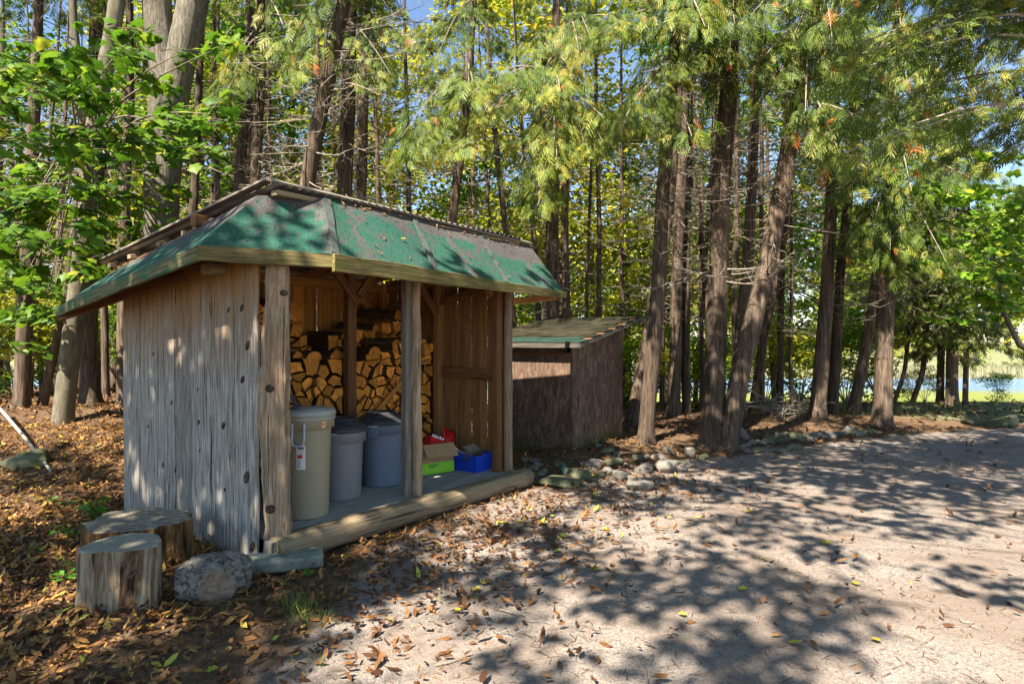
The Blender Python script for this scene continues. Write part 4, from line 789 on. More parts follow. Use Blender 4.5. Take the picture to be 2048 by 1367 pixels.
def trunk_mesh(mb, P, rad, m=18, seed=0, flare=.35, ridge=.05, fl=.12):
    rr = np.random.default_rng(seed); P = np.asarray(P, float); n0 = len(P); s = np.concatenate([[0], np.cumsum(np.linalg.norm(np.diff(P, axis=0), axis=1))]); n = max(10, int(s[-1] / .22)); q = np.concatenate([np.linspace(0, .6, 6)[:-1], np.linspace(.6, s[-1], n)]); 
    C = np.stack([np.interp(q, s, P[:, k]) for k in range(3)], 1); 
    for _ in range(2): C[1:-1] = (C[:-2] + 2 * C[1:-1] + C[2:]) / 4
    C += np.stack([np.interp(q, np.linspace(0, s[-1], 9), rr.normal(0, .012, 9)) for _ in range(2)] + [0 * q], 1)
    rd = np.interp(q, np.linspace(0, s[-1], len(rad)), rad); N = len(q); ph = rr.uniform(0, 6.28, 8); nf = rr.integers(3, 6); noise = rr.normal(0, 1, (N, m)); prof = rr.normal(0, 1, m)
    noise[1:-1] = (noise[:-2] + noise[1:-1] * 2 + noise[2:]) / 4
    def rough(i, a):
        h = q[i]; r = 1 + flare * np.exp(-h / fl) * (1 + .6 * np.sin(nf * a + ph[0])) + ridge * (prof[None, :] * .5 + noise[i[:, 0]] * .6) + .05 * np.sin(2 * a + ph[1] + h * .5) + .03 * np.sin(3 * a + ph[2] - h)
        return r
    tube(mb, C, rd, m, True, 0, None, rough); return C, rd, q
def dead_limbs(mb, C, q, h0, h1, n, rr, L=(.5, 1.6), r=.010, twigs=4, mm=4):
    for k in range(n):
        h = rr.uniform(h0, h1); c = np.array([np.interp(h, q, C[:, j]) for j in range(3)]); a = rr.uniform(0, 6.28); l = rr.uniform(*L) * (.6 + .4 * rr.random()); d = np.array([math.cos(a), math.sin(a), rr.normal(-.05, .22)]); t = np.linspace(0, 1, 6)[:, None]
        wv = rr.normal(0, .05, 3); P = c + d * l * t + wv * l * np.sin(t * 3.1) * .8; P[:, 2] += (-.22 * l * t ** 1.2 + .30 * l * t ** 3)[:, 0] * rr.uniform(-.3, 1.2); tube(mb, P, np.linspace(r * rr.uniform(.5, 1.3), .0022, 6), mm, False)
        for w in range(rr.poisson(twigs)):
            f = rr.uniform(.25, .95); b = np.array([np.interp(f, t[:, 0], P[:, j]) for j in range(3)]); e = d * rr.uniform(.1, .6) + rr.normal(0, .5, 3) * [1, 1, .8]; e *= rr.uniform(.15, .5) * l * (1.1 - f * .5) / (np.linalg.norm(e) + .01); g_ = rr.normal(0, .04, 3)
            tube(mb, np.array([b, b + e * .5 + g_, b + e]), [.004, .003, .0015], 3, False)
CEDAR = []
for k, (H, nb, r0, per, tm) in enumerate(((7.5, 46, 1.6, 70, (SPV6, SPF6)), (8.0, 48, 1.5, 66, (SPV6, SPF6)), (6.5, 42, 1.8, 72, (SPV6, SPF6)))):
    lf, wd = cedar_crown(60 + k, H, nb, r0, per, .19, tm); CEDAR.append((lf.mesh('crown', 'cedar_leaf', tint=True), wd.mesh('branches', 'twig'), lf.mesh('crown', 'dark_cedar_leaf', tint=True)))
def tree(name, label, cat, pxs, Y, wpx, group, barkm='cedar_bark', top=None, base_y=None, seed=0, m=18, dead=(1.6, 5.5, 40), crown=0, ch=4.2, cs=1.0, flare=.35, dark=False, ridge=.05, Yslope=0.0, twigs=4, dl=(.5, 1.5)):
    """a tree traced by its trunk's course; pxs from base upward"""
    rr = np.random.default_rng(1000 + seed); P = [at(x, y, Y + Yslope * k) for k, (x, y) in enumerate(pxs)]
    b = P[0].copy(); b[2] = gz(b[0], b[1]) - .05; P[0] = b
    if len(P) > 1 and P[1][2] < b[2] + .2: P.pop(1)
    d = P[-1] - P[-2]; d /= np.linalg.norm(d); d = (d + np.array([0, 0, .6])); d /= np.linalg.norm(d); tp = (ch + 7.5 * cs) if top is None else top
    if P[-1][2] < tp: P.append(P[-1] + d * (tp - P[-1][2]))
    P = np.array(P) - b; t = thing(name, label, cat, b, 0, group); mb = MB(); r0 = wpx[0] / FPX * Y / 2; r1 = wpx[1] / FPX * Y / 2
    C, rd, q = trunk_mesh(mb, P, [r0, (r0 + r1) / 2, r1, r1 * .6, r1 * .25], m, seed, flare, ridge); mb.build('trunk', barkm, t, smooth=True)
    if dead and dead[2]:
        mb = MB(); dead_limbs(mb, C, q, dead[0], min(dead[1], q[-1] - .3), dead[2], rr, twigs=twigs, L=dl); mb.build('dead_branches', 'twig', t, smooth=True)
    if crown is not None:
        c = np.array([np.interp(ch - b[2], q, C[:, j]) for j in range(3)]); tip = C[-1]; up = Vector(tip - c).normalized(); rot = Vector((0, 0, 1)).rotation_difference(up).to_matrix().to_4x4() @ Matrix.Rotation(rr.uniform(0, 6.28), 4, 'Z')
        mm = Matrix.Translation(c) @ rot @ Matrix.Diagonal((cs * rr.uniform(.85, 1.1), cs * rr.uniform(.85, 1.1), cs, 1)); cm = CEDAR[crown % 3]
        cr = link('crown', cm[2] if dark else cm[0], t, mm); link('branches', cm[1], t, mm)
    t['_b'] = 0; del t['_b']
    return t, Vector(b), C, q
# ------------------------------------------------------------------ the cedars one can tell apart
GC = 'cedars around the sheds'
T = {}
def cedar(key, label, pxs, Y, w, **k): T[key] = tree('cedar_tree', label, 'cedar tree', pxs, Y, w, k.pop('group', GC), seed=len(T) + 1, **k)
cedar('single', 'single slim cedar with pale bark right of the brown shed', [(1290, 904), (1300, 760), (1318, 560), (1332, 300), (1350, 60)], 8.55, (33, 24), cs=.55, crown=0, ch=5.0, dead=(2.4, 5.4, 46))
cedar('twin_big', 'thick straight cedar trunk, the upright one of the twin pair', [(1420, 905), (1428, 780), (1436, 600), (1446, 350), (1458, 100)], 8.75, (47, 34), m=26, crown=1, ch=5.4, dead=(2.4, 5.8, 60), flare=.45, cs=.6)
cedar('twin_lean', 'leaning cedar of the twin pair, slanting up to the right', [(1450, 900), (1482, 760), (1518, 600), (1560, 400), (1592, 220), (1625, 60)], 8.6, (41, 30), m=24, cs=.55, crown=2, ch=5.6, dead=(2.4, 5.6, 46), flare=.4)
cedar('twin_rear', 'thin cedar rising between the twin trunks, just behind them', [(1468, 860), (1480, 680), (1492, 560), (1502, 380), (1515, 150)], 10.3, (24, 18), crown=0, ch=9.0, cs=.3, dead=(2.0, 8.0, 50))
cedar('root', 'cedar with a root spreading toward the drive, left of the far pair', [(1636, 856), (1645, 740), (1652, 600), (1662, 400), (1672, 150)], 10.9, (30, 22), m=22, cs=.55, crown=1, ch=5.2, dead=(2.0, 5.8, 70), flare=.45)
cedar('root_rear', 'dark cedar close behind the cedar with the spreading root', [(1662, 838), (1672, 680), (1682, 560), (1700, 350)], 11.9, (22, 17), crown=2, ch=9.0, cs=.3, dead=(2.0, 8.0, 70))
cedar('edge', 'stout cedar at the end of the stone border beside the drive', [(1764, 862), (1768, 740), (1774, 560), (1782, 380), (1790, 150)], 10.75, (34, 25), m=22, cs=.55, crown=0, ch=5.0, dead=(1.9, 5.6, 80), flare=.4)
cedar('edge_lean', 'dark slanting cedar left of the stout one by the drive', [(1708, 838), (1726, 740), (1746, 620), (1768, 450)], 12.3, (22, 16), crown=1, ch=9.0, cs=.3, dead=(1.9, 8.0, 70))
cedar('slant1', 'dark cedar slanting right, behind the leaning twin', [(1506, 826), (1524, 680), (1560, 540), (1580, 380)], 12.6, (17, 13), crown=2, ch=9.0, cs=.3, dead=(1.6, 8.0, 56))
cedar('thin1', 'thin straight cedar behind, before the brush pile', [(1561, 830), (1562, 680), (1564, 540), (1570, 300)], 12.9, (13, 10), crown=0, ch=9.0, cs=.3, dead=(1.6, 8.0, 50))
cedar('dark_lean', 'dark cedar slanting right just behind the single slim cedar', [(1262, 868), (1285, 740), (1312, 590), (1335, 420), (1350, 260)], 10.4, (30, 22), crown=1, ch=9.0, cs=.3, dead=(2.0, 8.0, 64))
cedar('pair_l', 'dark cedar left of the twin pair, half in sun', [(1346, 856), (1350, 700), (1352, 560), (1362, 300)], 11.6, (26, 20), crown=2, ch=9.0, cs=.3, dead=(1.8, 8.0, 56))
cedar('pair_r', 'slim cedar touching the half-sunlit one left of the twins', [(1372, 852), (1370, 700), (1368, 560), (1380, 350)], 11.9, (15, 11), crown=0, ch=9.0, cs=.3, dead=(1.8, 8.0, 42))
cedar('thin2', 'very thin cedar between the single cedar and its neighbour', [(1322, 838), (1326, 690), (1330, 560), (1338, 350)], 12.8, (10, 8), crown=1, ch=9.0, cs=.3, dead=(1.6, 8.0, 42))
cedar('thin3', 'very thin cedar trunk just left of the twin pair', [(1392, 836), (1398, 690), (1410, 540), (1422, 350)], 13.2, (9, 7), crown=2, ch=9.0, cs=.3, dead=(1.6, 8.0, 42))
cedar('over_r', 'dark cedar rising above the brown shed roof', [(1104, 800), (1104, 640), (1102, 440), (1110, 150)], 10.2, (30, 24), cs=.55, crown=0, ch=4.9, dead=(2.0, 5.6, 46))
cedar('over_r2', 'slim dark cedar above the brown shed, right of the thicker one', [(1134, 800), (1133, 640), (1130, 450), (1136, 150)], 10.9, (18, 14), crown=1, ch=9.0, cs=.3, dead=(2.0, 8.0, 50))
cedar('over_m', 'dark cedar over the right half of the woodshed roof', [(890, 820), (905, 440), (925, 250), (945, 50)], 9.4, (24, 18), cs=.55, crown=2, ch=4.9, dead=(2.3, 5.6, 50))
cedar('lean_l', 'tall cedar leaning right behind the woodshed ridge', [(560, 820), (612, 380), (650, 180), (690, 0), (710, -120)], 8.7, (36, 29), m=22, cs=.55, crown=1, ch=6.4, dead=(2.6, 6.4, 70), dl=(.7, 1.8))
cedar('dark_l', 'dark upright cedar right of the leaning one behind the ridge', [(676, 820), (688, 380), (697, 180), (702, 0)], 9.2, (34, 27), m=20, cs=.55, crown=2, ch=6.3, dead=(2.4, 6.4, 80), dl=(.7, 1.8))
cedar('dark_l2', 'cedar almost hidden behind the dark upright one', [(712, 820), (722, 300), (734, 0)], 9.9, (26, 20), crown=0, ch=9.0, cs=.3, dead=(2.4, 8.0, 84))
cedar('left_pair_a', 'left cedar of the slender pair above the roof slope', [(462, 820), (478, 360), (492, 180), (502, 0)], 9.8, (24, 19), crown=1, ch=9.0, cs=.3, dead=(2.6, 8.0, 56))
cedar('left_pair_b', 'right cedar of the slender pair above the roof slope', [(506, 820), (514, 360), (520, 180), (526, 0)], 9.6, (26, 20), cs=.55, crown=2, ch=6.5, dead=(2.6, 6.4, 40))
cedar('by_maple', 'thin dark cedar just right of the great maple trunk', [(380, 820), (386, 430), (396, 250), (402, 80)], 10.6, (19, 15), crown=0, ch=9.0, cs=.3, dead=(2.6, 8.0, 50))
cedar('far_left', 'reddish cedar trunk standing alone at the far left', [(40, 812), (52, 620), (60, 430), (72, 150), (76, 0)], 9.6, (28, 20), cs=.55, crown=1, ch=6.6, dead=(2.6, 6.4, 30))
cedar('left_a', 'thick cedar left of the woodshed, lit on one side', [(184, 800), (180, 640), (184, 480), (190, 250)], 10.4, (36, 28), m=20, crown=2, ch=9.0, cs=.3, dead=(2.4, 8.0, 42))
cedar('left_b', 'cedar trunk nearest the grey wall of the woodshed', [(246, 796), (246, 640), (250, 450), (256, 250)], 10.2, (24, 19), cs=.55, crown=0, ch=6.0, dead=(2.4, 6.2, 36))
cedar('left_c', 'thin dark trunk between the two cedars left of the woodshed', [(214, 800), (208, 640), (206, 480), (206, 300)], 11.4, (15, 12), crown=1, ch=9.0, cs=.3, dead=(2.4, 8.0, 42))
cedar('left_d', 'thin trunk slanting right beside the grey maple', [(84, 808), (108, 700), (134, 600), (150, 470)], 9.9, (17, 13), crown=None, dead=(2.4, 5.0, 16), top=6)
# crowd of trunks deeper in the grove, left to right
r8 = np.random.default_rng(81); spots = []
for k in range(40):
    for _ in range(40):
        Y = r8.uniform(11.5, 15.3); x = r8.uniform(-80, 1600)
        if all(abs(x - s[0]) > 22 for s in spots) and not (250 < x < 330): spots.append((x, Y)); break
for k, (x, Y) in enumerate(sorted(spots)):
    ln = r8.normal(0, 25); yb = 683.5 + (EYE - gz((x - 1024) / FPX * Y, Y)) * FPX / Y; w = r8.uniform(7, 16)
    tree('cedar_tree', 'slender cedar deep in the grove, %s from the left of the rear trunks' % ordinal(k + 1), 'cedar tree', [(x, yb), (x + ln * .4, 500), (x + ln, 200)], Y, (w, w * .75), 'slender cedars deep in the grove', seed=200 + k, m=10, crown=(k if k % 3 == 0 else None), top=r8.uniform(9.5, 11), ch=9.0, cs=.3, dead=(1.6, 7.0, 34), dark=(k % 2 == 0), twigs=3)
# cedars by the lake with foliage low to the ground
for k, (x, y, w, lab, Y) in enumerate(((1880, 812, 13, 'slim cedar at the lake shore, left of the thick one', 13.9), (1903, 814, 23, 'thick cedar at the lake shore with low hanging foliage', 13.6), (1931, 813, 10, 'thin cedar at the lake shore, rightmost of the three', 13.8), (1824, 806, 10, 'thin slanting cedar on the shore left of the lake trio', 14.2), (1788, 806, 8, 'thin slanting stem on the shore nearest the stout cedar', 14.3))):
    lean = 22 if k > 2 else 2
    tree('cedar_tree', lab, 'cedar tree', [(x, y), (x + lean, 745), (x + lean * 1.6, 600)], Y, (w, w * .8), 'cedars at the lake shore', seed=300 + k, m=12, crown=k, ch=1.15 if k < 3 else 1.5, cs=.72, dead=None, dark=True)

# ------------------------------------------------------------------ live cedar boughs that hang into the picture
def boughs(key, tips, n, size, seed, hue, srange=(.6, 1.6), name='boughs', far=1.0):
    t, b, C, q = T[key]; rr = np.random.default_rng(seed); lf = MB(); wd = MB(); B = np.array(b)
    for (x, y, Y) in tips:
        e = at(x, y, Y) - B; h = e[2] + rr.uniform(*srange); c = np.array([np.interp(min(h, q[-1]), q, C[:, j]) for j in range(3)]); hv = e - c; L = np.linalg.norm(hv)
        if L > 2.6: c = e - hv / L * 2.6
        cedar_limb(lf, wd, c, e, n, size, rr, .40, np.clip(rr.normal(hue, .14), .1, .85), .10)
    lf.build(name, 'cedar_leaf', t, tint=True); wd.build('bough_wood', 'twig', t)
rb = np.random.default_rng(91)
def tips(n, x0, x1, y0, y1, Y0, Y1): return [(rb.uniform(x0, x1), rb.uniform(y0, y1), rb.uniform(Y0, Y1)) for _ in range(n)]
boughs('over_m', tips(8, 760, 960, 60, 330, 7.6, 8.4), 82, 0.141, 1, .55)
boughs('over_r', tips(18, 880, 1210, 90, 440, 7.7, 8.8), 90, 0.141, 2, .62)
boughs('over_r2', tips(11, 1030, 1270, 30, 420, 8.2, 9.4), 90, 0.141, 3, .6)
boughs('single', tips(17, 1180, 1440, -60, 300, 7.2, 8.4), 90, 0.133, 4, .55)
boughs('twin_big', tips(11, 1330, 1560, -80, 200, 7.4, 8.6), 90, 0.141, 5, .5)
boughs('twin_lean', tips(15, 1480, 1760, -60, 330, 7.2, 8.6), 90, 0.141, 6, .5)
boughs('root', tips(13, 1560, 1760, 60, 420, 9.4, 10.8), 90, 0.148, 7, .4)
boughs('edge', tips(22, 1690, 1930, 120, 600, 9.4, 10.8), 90, 0.148, 8, .4)
boughs('left_pair_b', tips(5, 430, 600, 90, 220, 8.2, 9.0), 75, 0.133, 9, .6)
boughs('lean_l', tips(6, 560, 800, -60, 160, 7.8, 8.8), 75, 0.133, 10, .5); boughs('dark_l', tips(6, 640, 860, -40, 240, 8.2, 9.2), 82, 0.133, 11, .45)
# a cedar just outside the picture on the right whose boughs reach in
tr = tree('cedar_tree', 'near cedar beyond the right edge whose boughs reach into the picture', 'cedar tree', [(2380, 1010), (2385, 600), (2390, 200)], 5.7, (70, 55), GC, seed=400, m=20, crown=2, ch=5.0, dead=(2.0, 4.5, 20)); T['right'] = tr
boughs('right', tips(28, 1640, 2080, -60, 340, 4.6, 6.4), 110, 0.106, 12, .62, (.1, .9))

boughs('right', tips(16, 1860, 2110, -60, 340, 4.8, 6.8), 105, .108, 14, .72, (.1, .9))  # boughs_gold
boughs('edge', tips(10, 1800, 2060, 60, 420, 9.0, 10.6), 90, .13, 15, .5)
# ------------------------------------------------------------------ maples
def maple_sprays(mb, wd, cs, rr, n=26, size=.12, reach=.55, hue=.5):
    for c in cs:
        c = np.asarray(c); a = rr.uniform(0, 6.28); d = np.array([math.cos(a), math.sin(a), rr.normal(-.12, .12)]); L = reach * rr.uniform(.6, 1.2)
        P = limb_curve(c - d * L * .5, c + d * L * .5, 5, .05); tube(wd, P, np.linspace(.006, .002, 5), 3, False); t = rr.uniform(0, 1.1, n); side = np.array([-d[1], d[0], 0]); sg = rr.choice([-1, 1], n)
        p = c + d * ((t - .5) * L)[:, None] + side * (sg * rr.uniform(.02, .22, n) * reach)[:, None] + np.stack([0 * t, 0 * t, rr.normal(-.02, .05, n)], 1)
        xd = d * rr.uniform(.2, 1, n)[:, None] + side * (sg * rr.uniform(.2, 1, n))[:, None]; xd[:, 2] -= rr.uniform(.1, .7, n); up = np.stack([rr.normal(0, .28, n), rr.normal(-.15, .28, n), np.ones(n)], 1)
        inst(mb, MPV, MPF, p, xd, up, size * rr.uniform(.45, 1.35, n), np.clip(rr.normal(hue, .30, n), 0, 1))
def limb_to(wd, s, cs, r, rr, frac=.35):
    s = np.asarray(s)
    for c in cs:
        if rr.random() < frac: tube(wd, limb_curve(s + rr.normal(0, .1, 3), np.asarray(c), 9, rr.uniform(.02, .14)), np.linspace(r, .004, 9), 5, False)
rm = np.random.default_rng(17)
# great forked maple behind the shed
t = thing('maple_tree', 'great furrowed maple trunk forking in two above the woodshed roof', 'maple tree', at(312, 800, 8.9) * [1, 1, 0] + [0, 0, .25], 0); B = np.array(t.location); mb = MB()
P = np.array([at(x, y, 8.9) for x, y in ((312, 830), (318, 640), (322, 430), (328, 300), (336, 185))]) - B; P[0][2] = -.2; C_, rd_, q_ = trunk_mesh(mb, P, [.29, .26, .245, .24, .245], 34, 31, .3, .05); mb.build('trunk', 'maple_bark', t, smooth=True)
for nm, pts, rads in (('fork', ((334, 215), (322, 110), (312, 0), (304, -120), (290, -420)), [.20, .195, .19, .16, .08]), ('fork', ((340, 220), (362, 120), (386, 0), (400, -120), (430, -420)), [.20, .2, .2, .17, .08])):
    mb = MB(); trunk_mesh(mb, np.array([at(x, y, 8.9) for x, y in pts]) - B, rads, 28, 32 + len(nm) + pts[0][0], 0, .05); mb.build(nm, 'maple_bark', t, smooth=True)
lf = clump_crown(71, [(rm.uniform(-3, 3), rm.uniform(-2.5, 3), rm.uniform(7.5, 12), rm.uniform(.5, 1.0)) for _ in range(26)], 150, .15); lf.build('crown', 'maple_leaf', t, tint=True)
# grey smooth-barked maple at left with low leafy branches
t = thing('maple_tree', 'smooth grey maple leaning right at left, its low leafy branches before the trunks', 'maple tree', Vector(at(128, 838, 8.6) * [1, 1, 0]) + Vector((0, 0, gz(*at(128, 838, 8.6)[:2]))), 0); B = np.array(t.location); mb = MB()
P = np.array([at(x, y, 8.6) for x, y in ((128, 838), (140, 720), (158, 560), (172, 420), (185, 300), (196, 220), (215, 120), (234, 0), (245, -100), (262, -420))]) - B; P[0] = [0, 0, -.1]; trunk_mesh(mb, P, [.135, .122, .11, .10, .09, .05], 20, 41, .25, .02); mb.build('trunk', 'smooth_bark', t, smooth=True)
mb = MB(); P = np.array([at(x, y, 8.6) for x, y in ((172, 420), (166, 300), (160, 180), (150, 60), (144, -60), (130, -300))]) - B; trunk_mesh(mb, P, [.06, .055, .05, .045, .03], 12, 42, 0, .02); mb.build('fork', 'smooth_bark', t, smooth=True)
cs = [at(rm.uniform(-60, 470), rm.uniform(60, 330), rm.uniform(5.6, 8.2)) - B for _ in range(54)] + [at(rm.uniform(-60, 330), rm.uniform(300, 560), rm.uniform(6.2, 8.6)) - B for _ in range(44)] + [at(rm.uniform(-60, 120), rm.uniform(540, 700), rm.uniform(8.0, 10)) - B for _ in range(14)] + [at(rm.uniform(290, 420), rm.uniform(150, 470), rm.uniform(6.6, 7.6)) - B for _ in range(8)]
lf = MB(); wd = MB(); maple_sprays(lf, wd, cs, rm, 24, .125, .6, .45); limb_to(wd, at(185, 280, 8.6) - B, cs, .018, rm, .3); lf.build('leaves', 'maple_leaf', t, tint=True); wd.build('branches', 'smooth_bark', t, smooth=True)
# maple beyond the right edge
t = thing('maple_tree', 'bright green maple reaching in from the right edge over the lawn', 'maple tree', (13.0, 11.5, 0), 0); B = np.array(t.location); mb = MB(); trunk_mesh(mb, np.array([(0, 0, -.1), (0, .1, 3), (-.2, 0, 6), (-.2, 0, 9)]), [.18, .15, .12, .05], 16, 51); mb.build('trunk', 'smooth_bark', t, smooth=True)
cs = [at(rm.uniform(1850, 2090), rm.uniform(370, 640), rm.uniform(9.5, 12.5)) - B for _ in range(60)] + [at(rm.uniform(1960, 2090), rm.uniform(300, 600), rm.uniform(9.5, 12)) - B for _ in range(24)]
lf = MB(); wd = MB(); maple_sprays(lf, wd, cs, rm, 26, .13, .8, .6); limb_to(wd, (0, 0, 2.2), cs, .03, rm, .22); lf.build('leaves', 'maple_leaf', t, tint=True)
tube(wd, np.array([at(x, y, 11) - B for x, y in ((2090, 720), (2040, 690), (2010, 630), (2000, 560), (1985, 500), (1975, 430))]), [.07, .05, .04, .03, .02, .01], 7); tube(wd, np.array([at(x, y, 11) - B for x, y in ((2090, 650), (2030, 610), (1990, 560), (1960, 520))]), [.04, .03, .02, .01], 6); wd.build('branches', 'smooth_bark', t, smooth=True)

# ------------------------------------------------------------------ sunlit trees along the bank, the far shore
BANK = []
for k in range(3):
    rr = np.random.default_rng(500 + k); lf = clump_crown(510 + k, ell_clumps(rr, 74, 2.3, 5.0, .8, (.45, .95)), 150, .15); wd = MB(); P = np.array([(0, 0, -.3), (.05, .1, 3), (.2, 0, 6.5), (.1, .2, 10)]); trunk_mesh(wd, P, [.12, .10, .07, .03], 10, k)
    for _ in range(26):
        z = rr.uniform(2.2, 8.5); a = rr.uniform(0, 6.28); tube(wd, limb_curve(np.array([.1, .05, z]), np.array([math.cos(a) * 1.8, math.sin(a) * 1.8, z + rr.uniform(.3, 1.4)]), 6, .05), np.linspace(.025, .005, 6), 4, False)
    BANK.append((lf.mesh('crown', 'yellow_leaf', tint=True), wd.mesh('trunk', 'smooth_bark', smooth=True), lf.mesh('crown', 'maple_leaf', tint=True)))
def place(kind, name, label, cat, group, x, y, s, rz, leafk=0):
    t = thing(name, label, cat, (x, y, gz(x, y)), rz, group); t.scale = (s, s, s * 1.0); link('crown', kind[leafk], t); link('trunk', kind[1], t); return t
rk = np.random.default_rng(33); xsb = np.linspace(-17.5, 8.2, 28)
for k, x in enumerate(xsb): place(BANK[k % 3], 'bank_tree', 'sunlit yellow-green tree on the bank behind the grove, %s from the left' % ordinal(k + 1), 'tree', 'leafy trees along the bank', x + rk.normal(0, .5), rk.uniform(15.0, 17.6), rk.uniform(.8, 1.15), rk.uniform(0, 6.28), 0 if rk.random() < .6 else 2)
SHR = []
for k in range(3):
    rr = np.random.default_rng(530 + k); lf = clump_crown(540 + k, ell_clumps(rr, 22, .75, .8, .15, (.22, .45), 0), 420, .085); wd = MB()
    for _ in range(9): a = rr.uniform(0, 6.28); tube(wd, limb_curve(np.array([0, 0, -.05]), np.array([math.cos(a) * .55, math.sin(a) * .55, rr.uniform(.7, 1.5)]), 5, .0), np.linspace(.012, .003, 5), 4, False)
    SHR.append((lf.mesh('foliage', 'yellow_leaf', tint=True), wd.mesh('stems', 'twig'), lf.mesh('foliage', 'maple_leaf', tint=True)))
shr = [(1530, 825, 13.6), (1600, 815, 14.2), (1470, 830, 13.2), (1690, 815, 14.0), (1400, 835, 13.0), (1350, 830, 13.4), (1300, 835, 12.8), (1230, 800, 13.0), (1160, 800, 13.6), (1820, 806, 14.4), (1760, 808, 14.4), (1850, 806, 14.8), (1990, 815, 14.2), (30, 800, 12.0), (110, 795, 12.5), (200, 790, 12.6), (-40, 800, 11.4), (265, 785, 13.2), (1080, 800, 13.2), (1640, 812, 14.6)]
for k, (x, y, Y) in enumerate(sorted(shr)):
    p = at(x, y, Y); s = rk.uniform(.8, 1.5) if x < 1780 else rk.uniform(.35, .5); v = SHR[k % 3]; t = thing('shrub', 'leafy %s shrub low on the bank, %s from the left' % (('yellow-green', 'green')[k % 2], ordinal(k + 1)), 'shrub', (p[0], p[1], gz(p[0], p[1])), rk.uniform(0, 6), 'shrubs on the bank'); t.scale = (s, s, s); link('foliage', v[2 if k % 2 else 0], t); link('stems', v[1], t)
FAR = []
for k in range(3):
    rr = np.random.default_rng(560 + k); lf = clump_crown(570 + k, ell_clumps(rr, 46, 3.4, 5.2, .8, (.9, 1.8), .3), 60, .42); wd = MB(); trunk_mesh(wd, np.array([(0, 0, -.3), (0, .1, 5), (.1, 0, 11)]), [.2, .15, .05], 8, k); FAR.append((lf.mesh('crown', 'far_leaf', tint=True), wd.mesh('trunk', 'smooth_bark'), lf.mesh('crown', 'yellow_leaf', tint=True)))
xf = np.linspace(-66, 70, 46)
for k, x in enumerate(xf): place(FAR[k % 3], 'far_tree', 'pale green tree across the lake, %s from the left' % ordinal(k + 1), 'tree', 'trees on the far shore', x + rk.normal(0, 1), rk.uniform(55, 68), rk.uniform(.95, 1.5), rk.uniform(0, 6), 0 if k % 3 else 2)
for k, x in enumerate(np.linspace(-40, 60, 26)):
    t = thing('shore_bush', 'low rounded bush on the far shore behind the reeds, %s from the left' % ordinal(k + 1), 'bush', (x + rk.normal(0, .6), rk.uniform(48, 53), gz(x, 50)), rk.uniform(0, 6), 'bushes on the far shore'); s = rk.uniform(1.3, 2.6); t.scale = (s * 1.3, s, s); link('foliage', SHR[k % 3][0], t); link('stems', SHR[k % 3][1], t)
N = 16000; X = rk.uniform(-55, 60, N); Y = rk.uniform(43.5, 47.5, N); pos = np.stack([X, Y, np.maximum(gh(X, Y), -1.15)], 1); mb = MB(); BLV = np.array([(0, -.02, 0), (0, .02, 0), (1, .004, .06), (1, -.004, .06)], float)
inst(mb, BLV * [1, 2.5, 1], LQF, pos, np.stack([rk.normal(0, .15, N), rk.normal(0, .15, N), np.ones(N)], 1), np.stack([rk.normal(0, 1, N), rk.normal(0, 1, N), 0 * X], 1), rk.uniform(.5, 1.0, N), rk.random(N)); tag(mb.build('reeds', 'reed', tint=True), 'pale reed bed along the far shore of the lake', 'reeds', kind='stuff')

# ------------------------------------------------------------------ trees standing behind and beside the camera that dapple the drive
def shade_tree(label, x, y, H, clumps, seed, per=230):
    t = thing('maple_tree', label, 'maple tree', (x, y, gz(x, y)), 0, 'trees behind the camera'); rr = np.random.default_rng(seed); B = np.array(t.location)
    wd = MB(); trunk_mesh(wd, np.array([(0, 0, -.2), (.1, .1, H * .4), (.0, .2, H * .8), (.1, .1, H * 1.2)]), [.2, .17, .12, .04], 14, seed)
    cl = [(c[0] - B[0], c[1] - B[1], c[2] - B[2], c[3]) for c in clumps]
    for c in cl[::4]: tube(wd, limb_curve(np.array([0, .1, H * .5 + H * .5 * rr.random()]), np.array(c[:3]), 7, .08) + rr.normal(0, .12, (7, 3)), np.linspace(.018, .005, 7), 4, False)
    wd.build('trunk', 'smooth_bark', t, smooth=True); clump_crown(seed, cl, per, .15, .55).build('crown', 'maple_leaf', t, tint=True)
def rc(n, x0, x1, y0, y1, z0, z1, r0, r1, seed):
    rr = np.random.default_rng(seed); out = []
    while len(out) < n:
        x, y, z = rr.uniform(x0, x1), rr.uniform(y0, y1), rr.uniform(z0, z1)
        if y < 0 or z > EYE + .85 + .72 * y: out.append((x, y, z, rr.uniform(r0, r1)))
    return out
shade_tree('maple beside the camera whose crown overhangs the drive', 4.3, .1, 6.5, rc(270, -1.0, 5.8, 1.5, 5.4, 5.0, 8.5, .20, .48, 1) + rc(62, -2.7, 1.9, -.3, 3.0, 5.2, 8.2, .20, .46, 8), 601)
shade_tree('maple behind the camera at left, shading the leaf litter', -7.6, -5.0, 7.0, rc(260, -10.0, -4.3, -7.0, 2.0, 5.0, 10.0, .28, .62, 2) + rc(80, -6.6, -4.0, -1.5, 2.6, 5.0, 8.5, .25, .5, 5), 602)
shade_tree('maple close behind the camera at left, dappling the near gravel', -6.8, -4.2, 7.0, rc(72, -5.6, -1.6, -4.8, -.2, 5.5, 9.5, .20, .48, 3), 603)
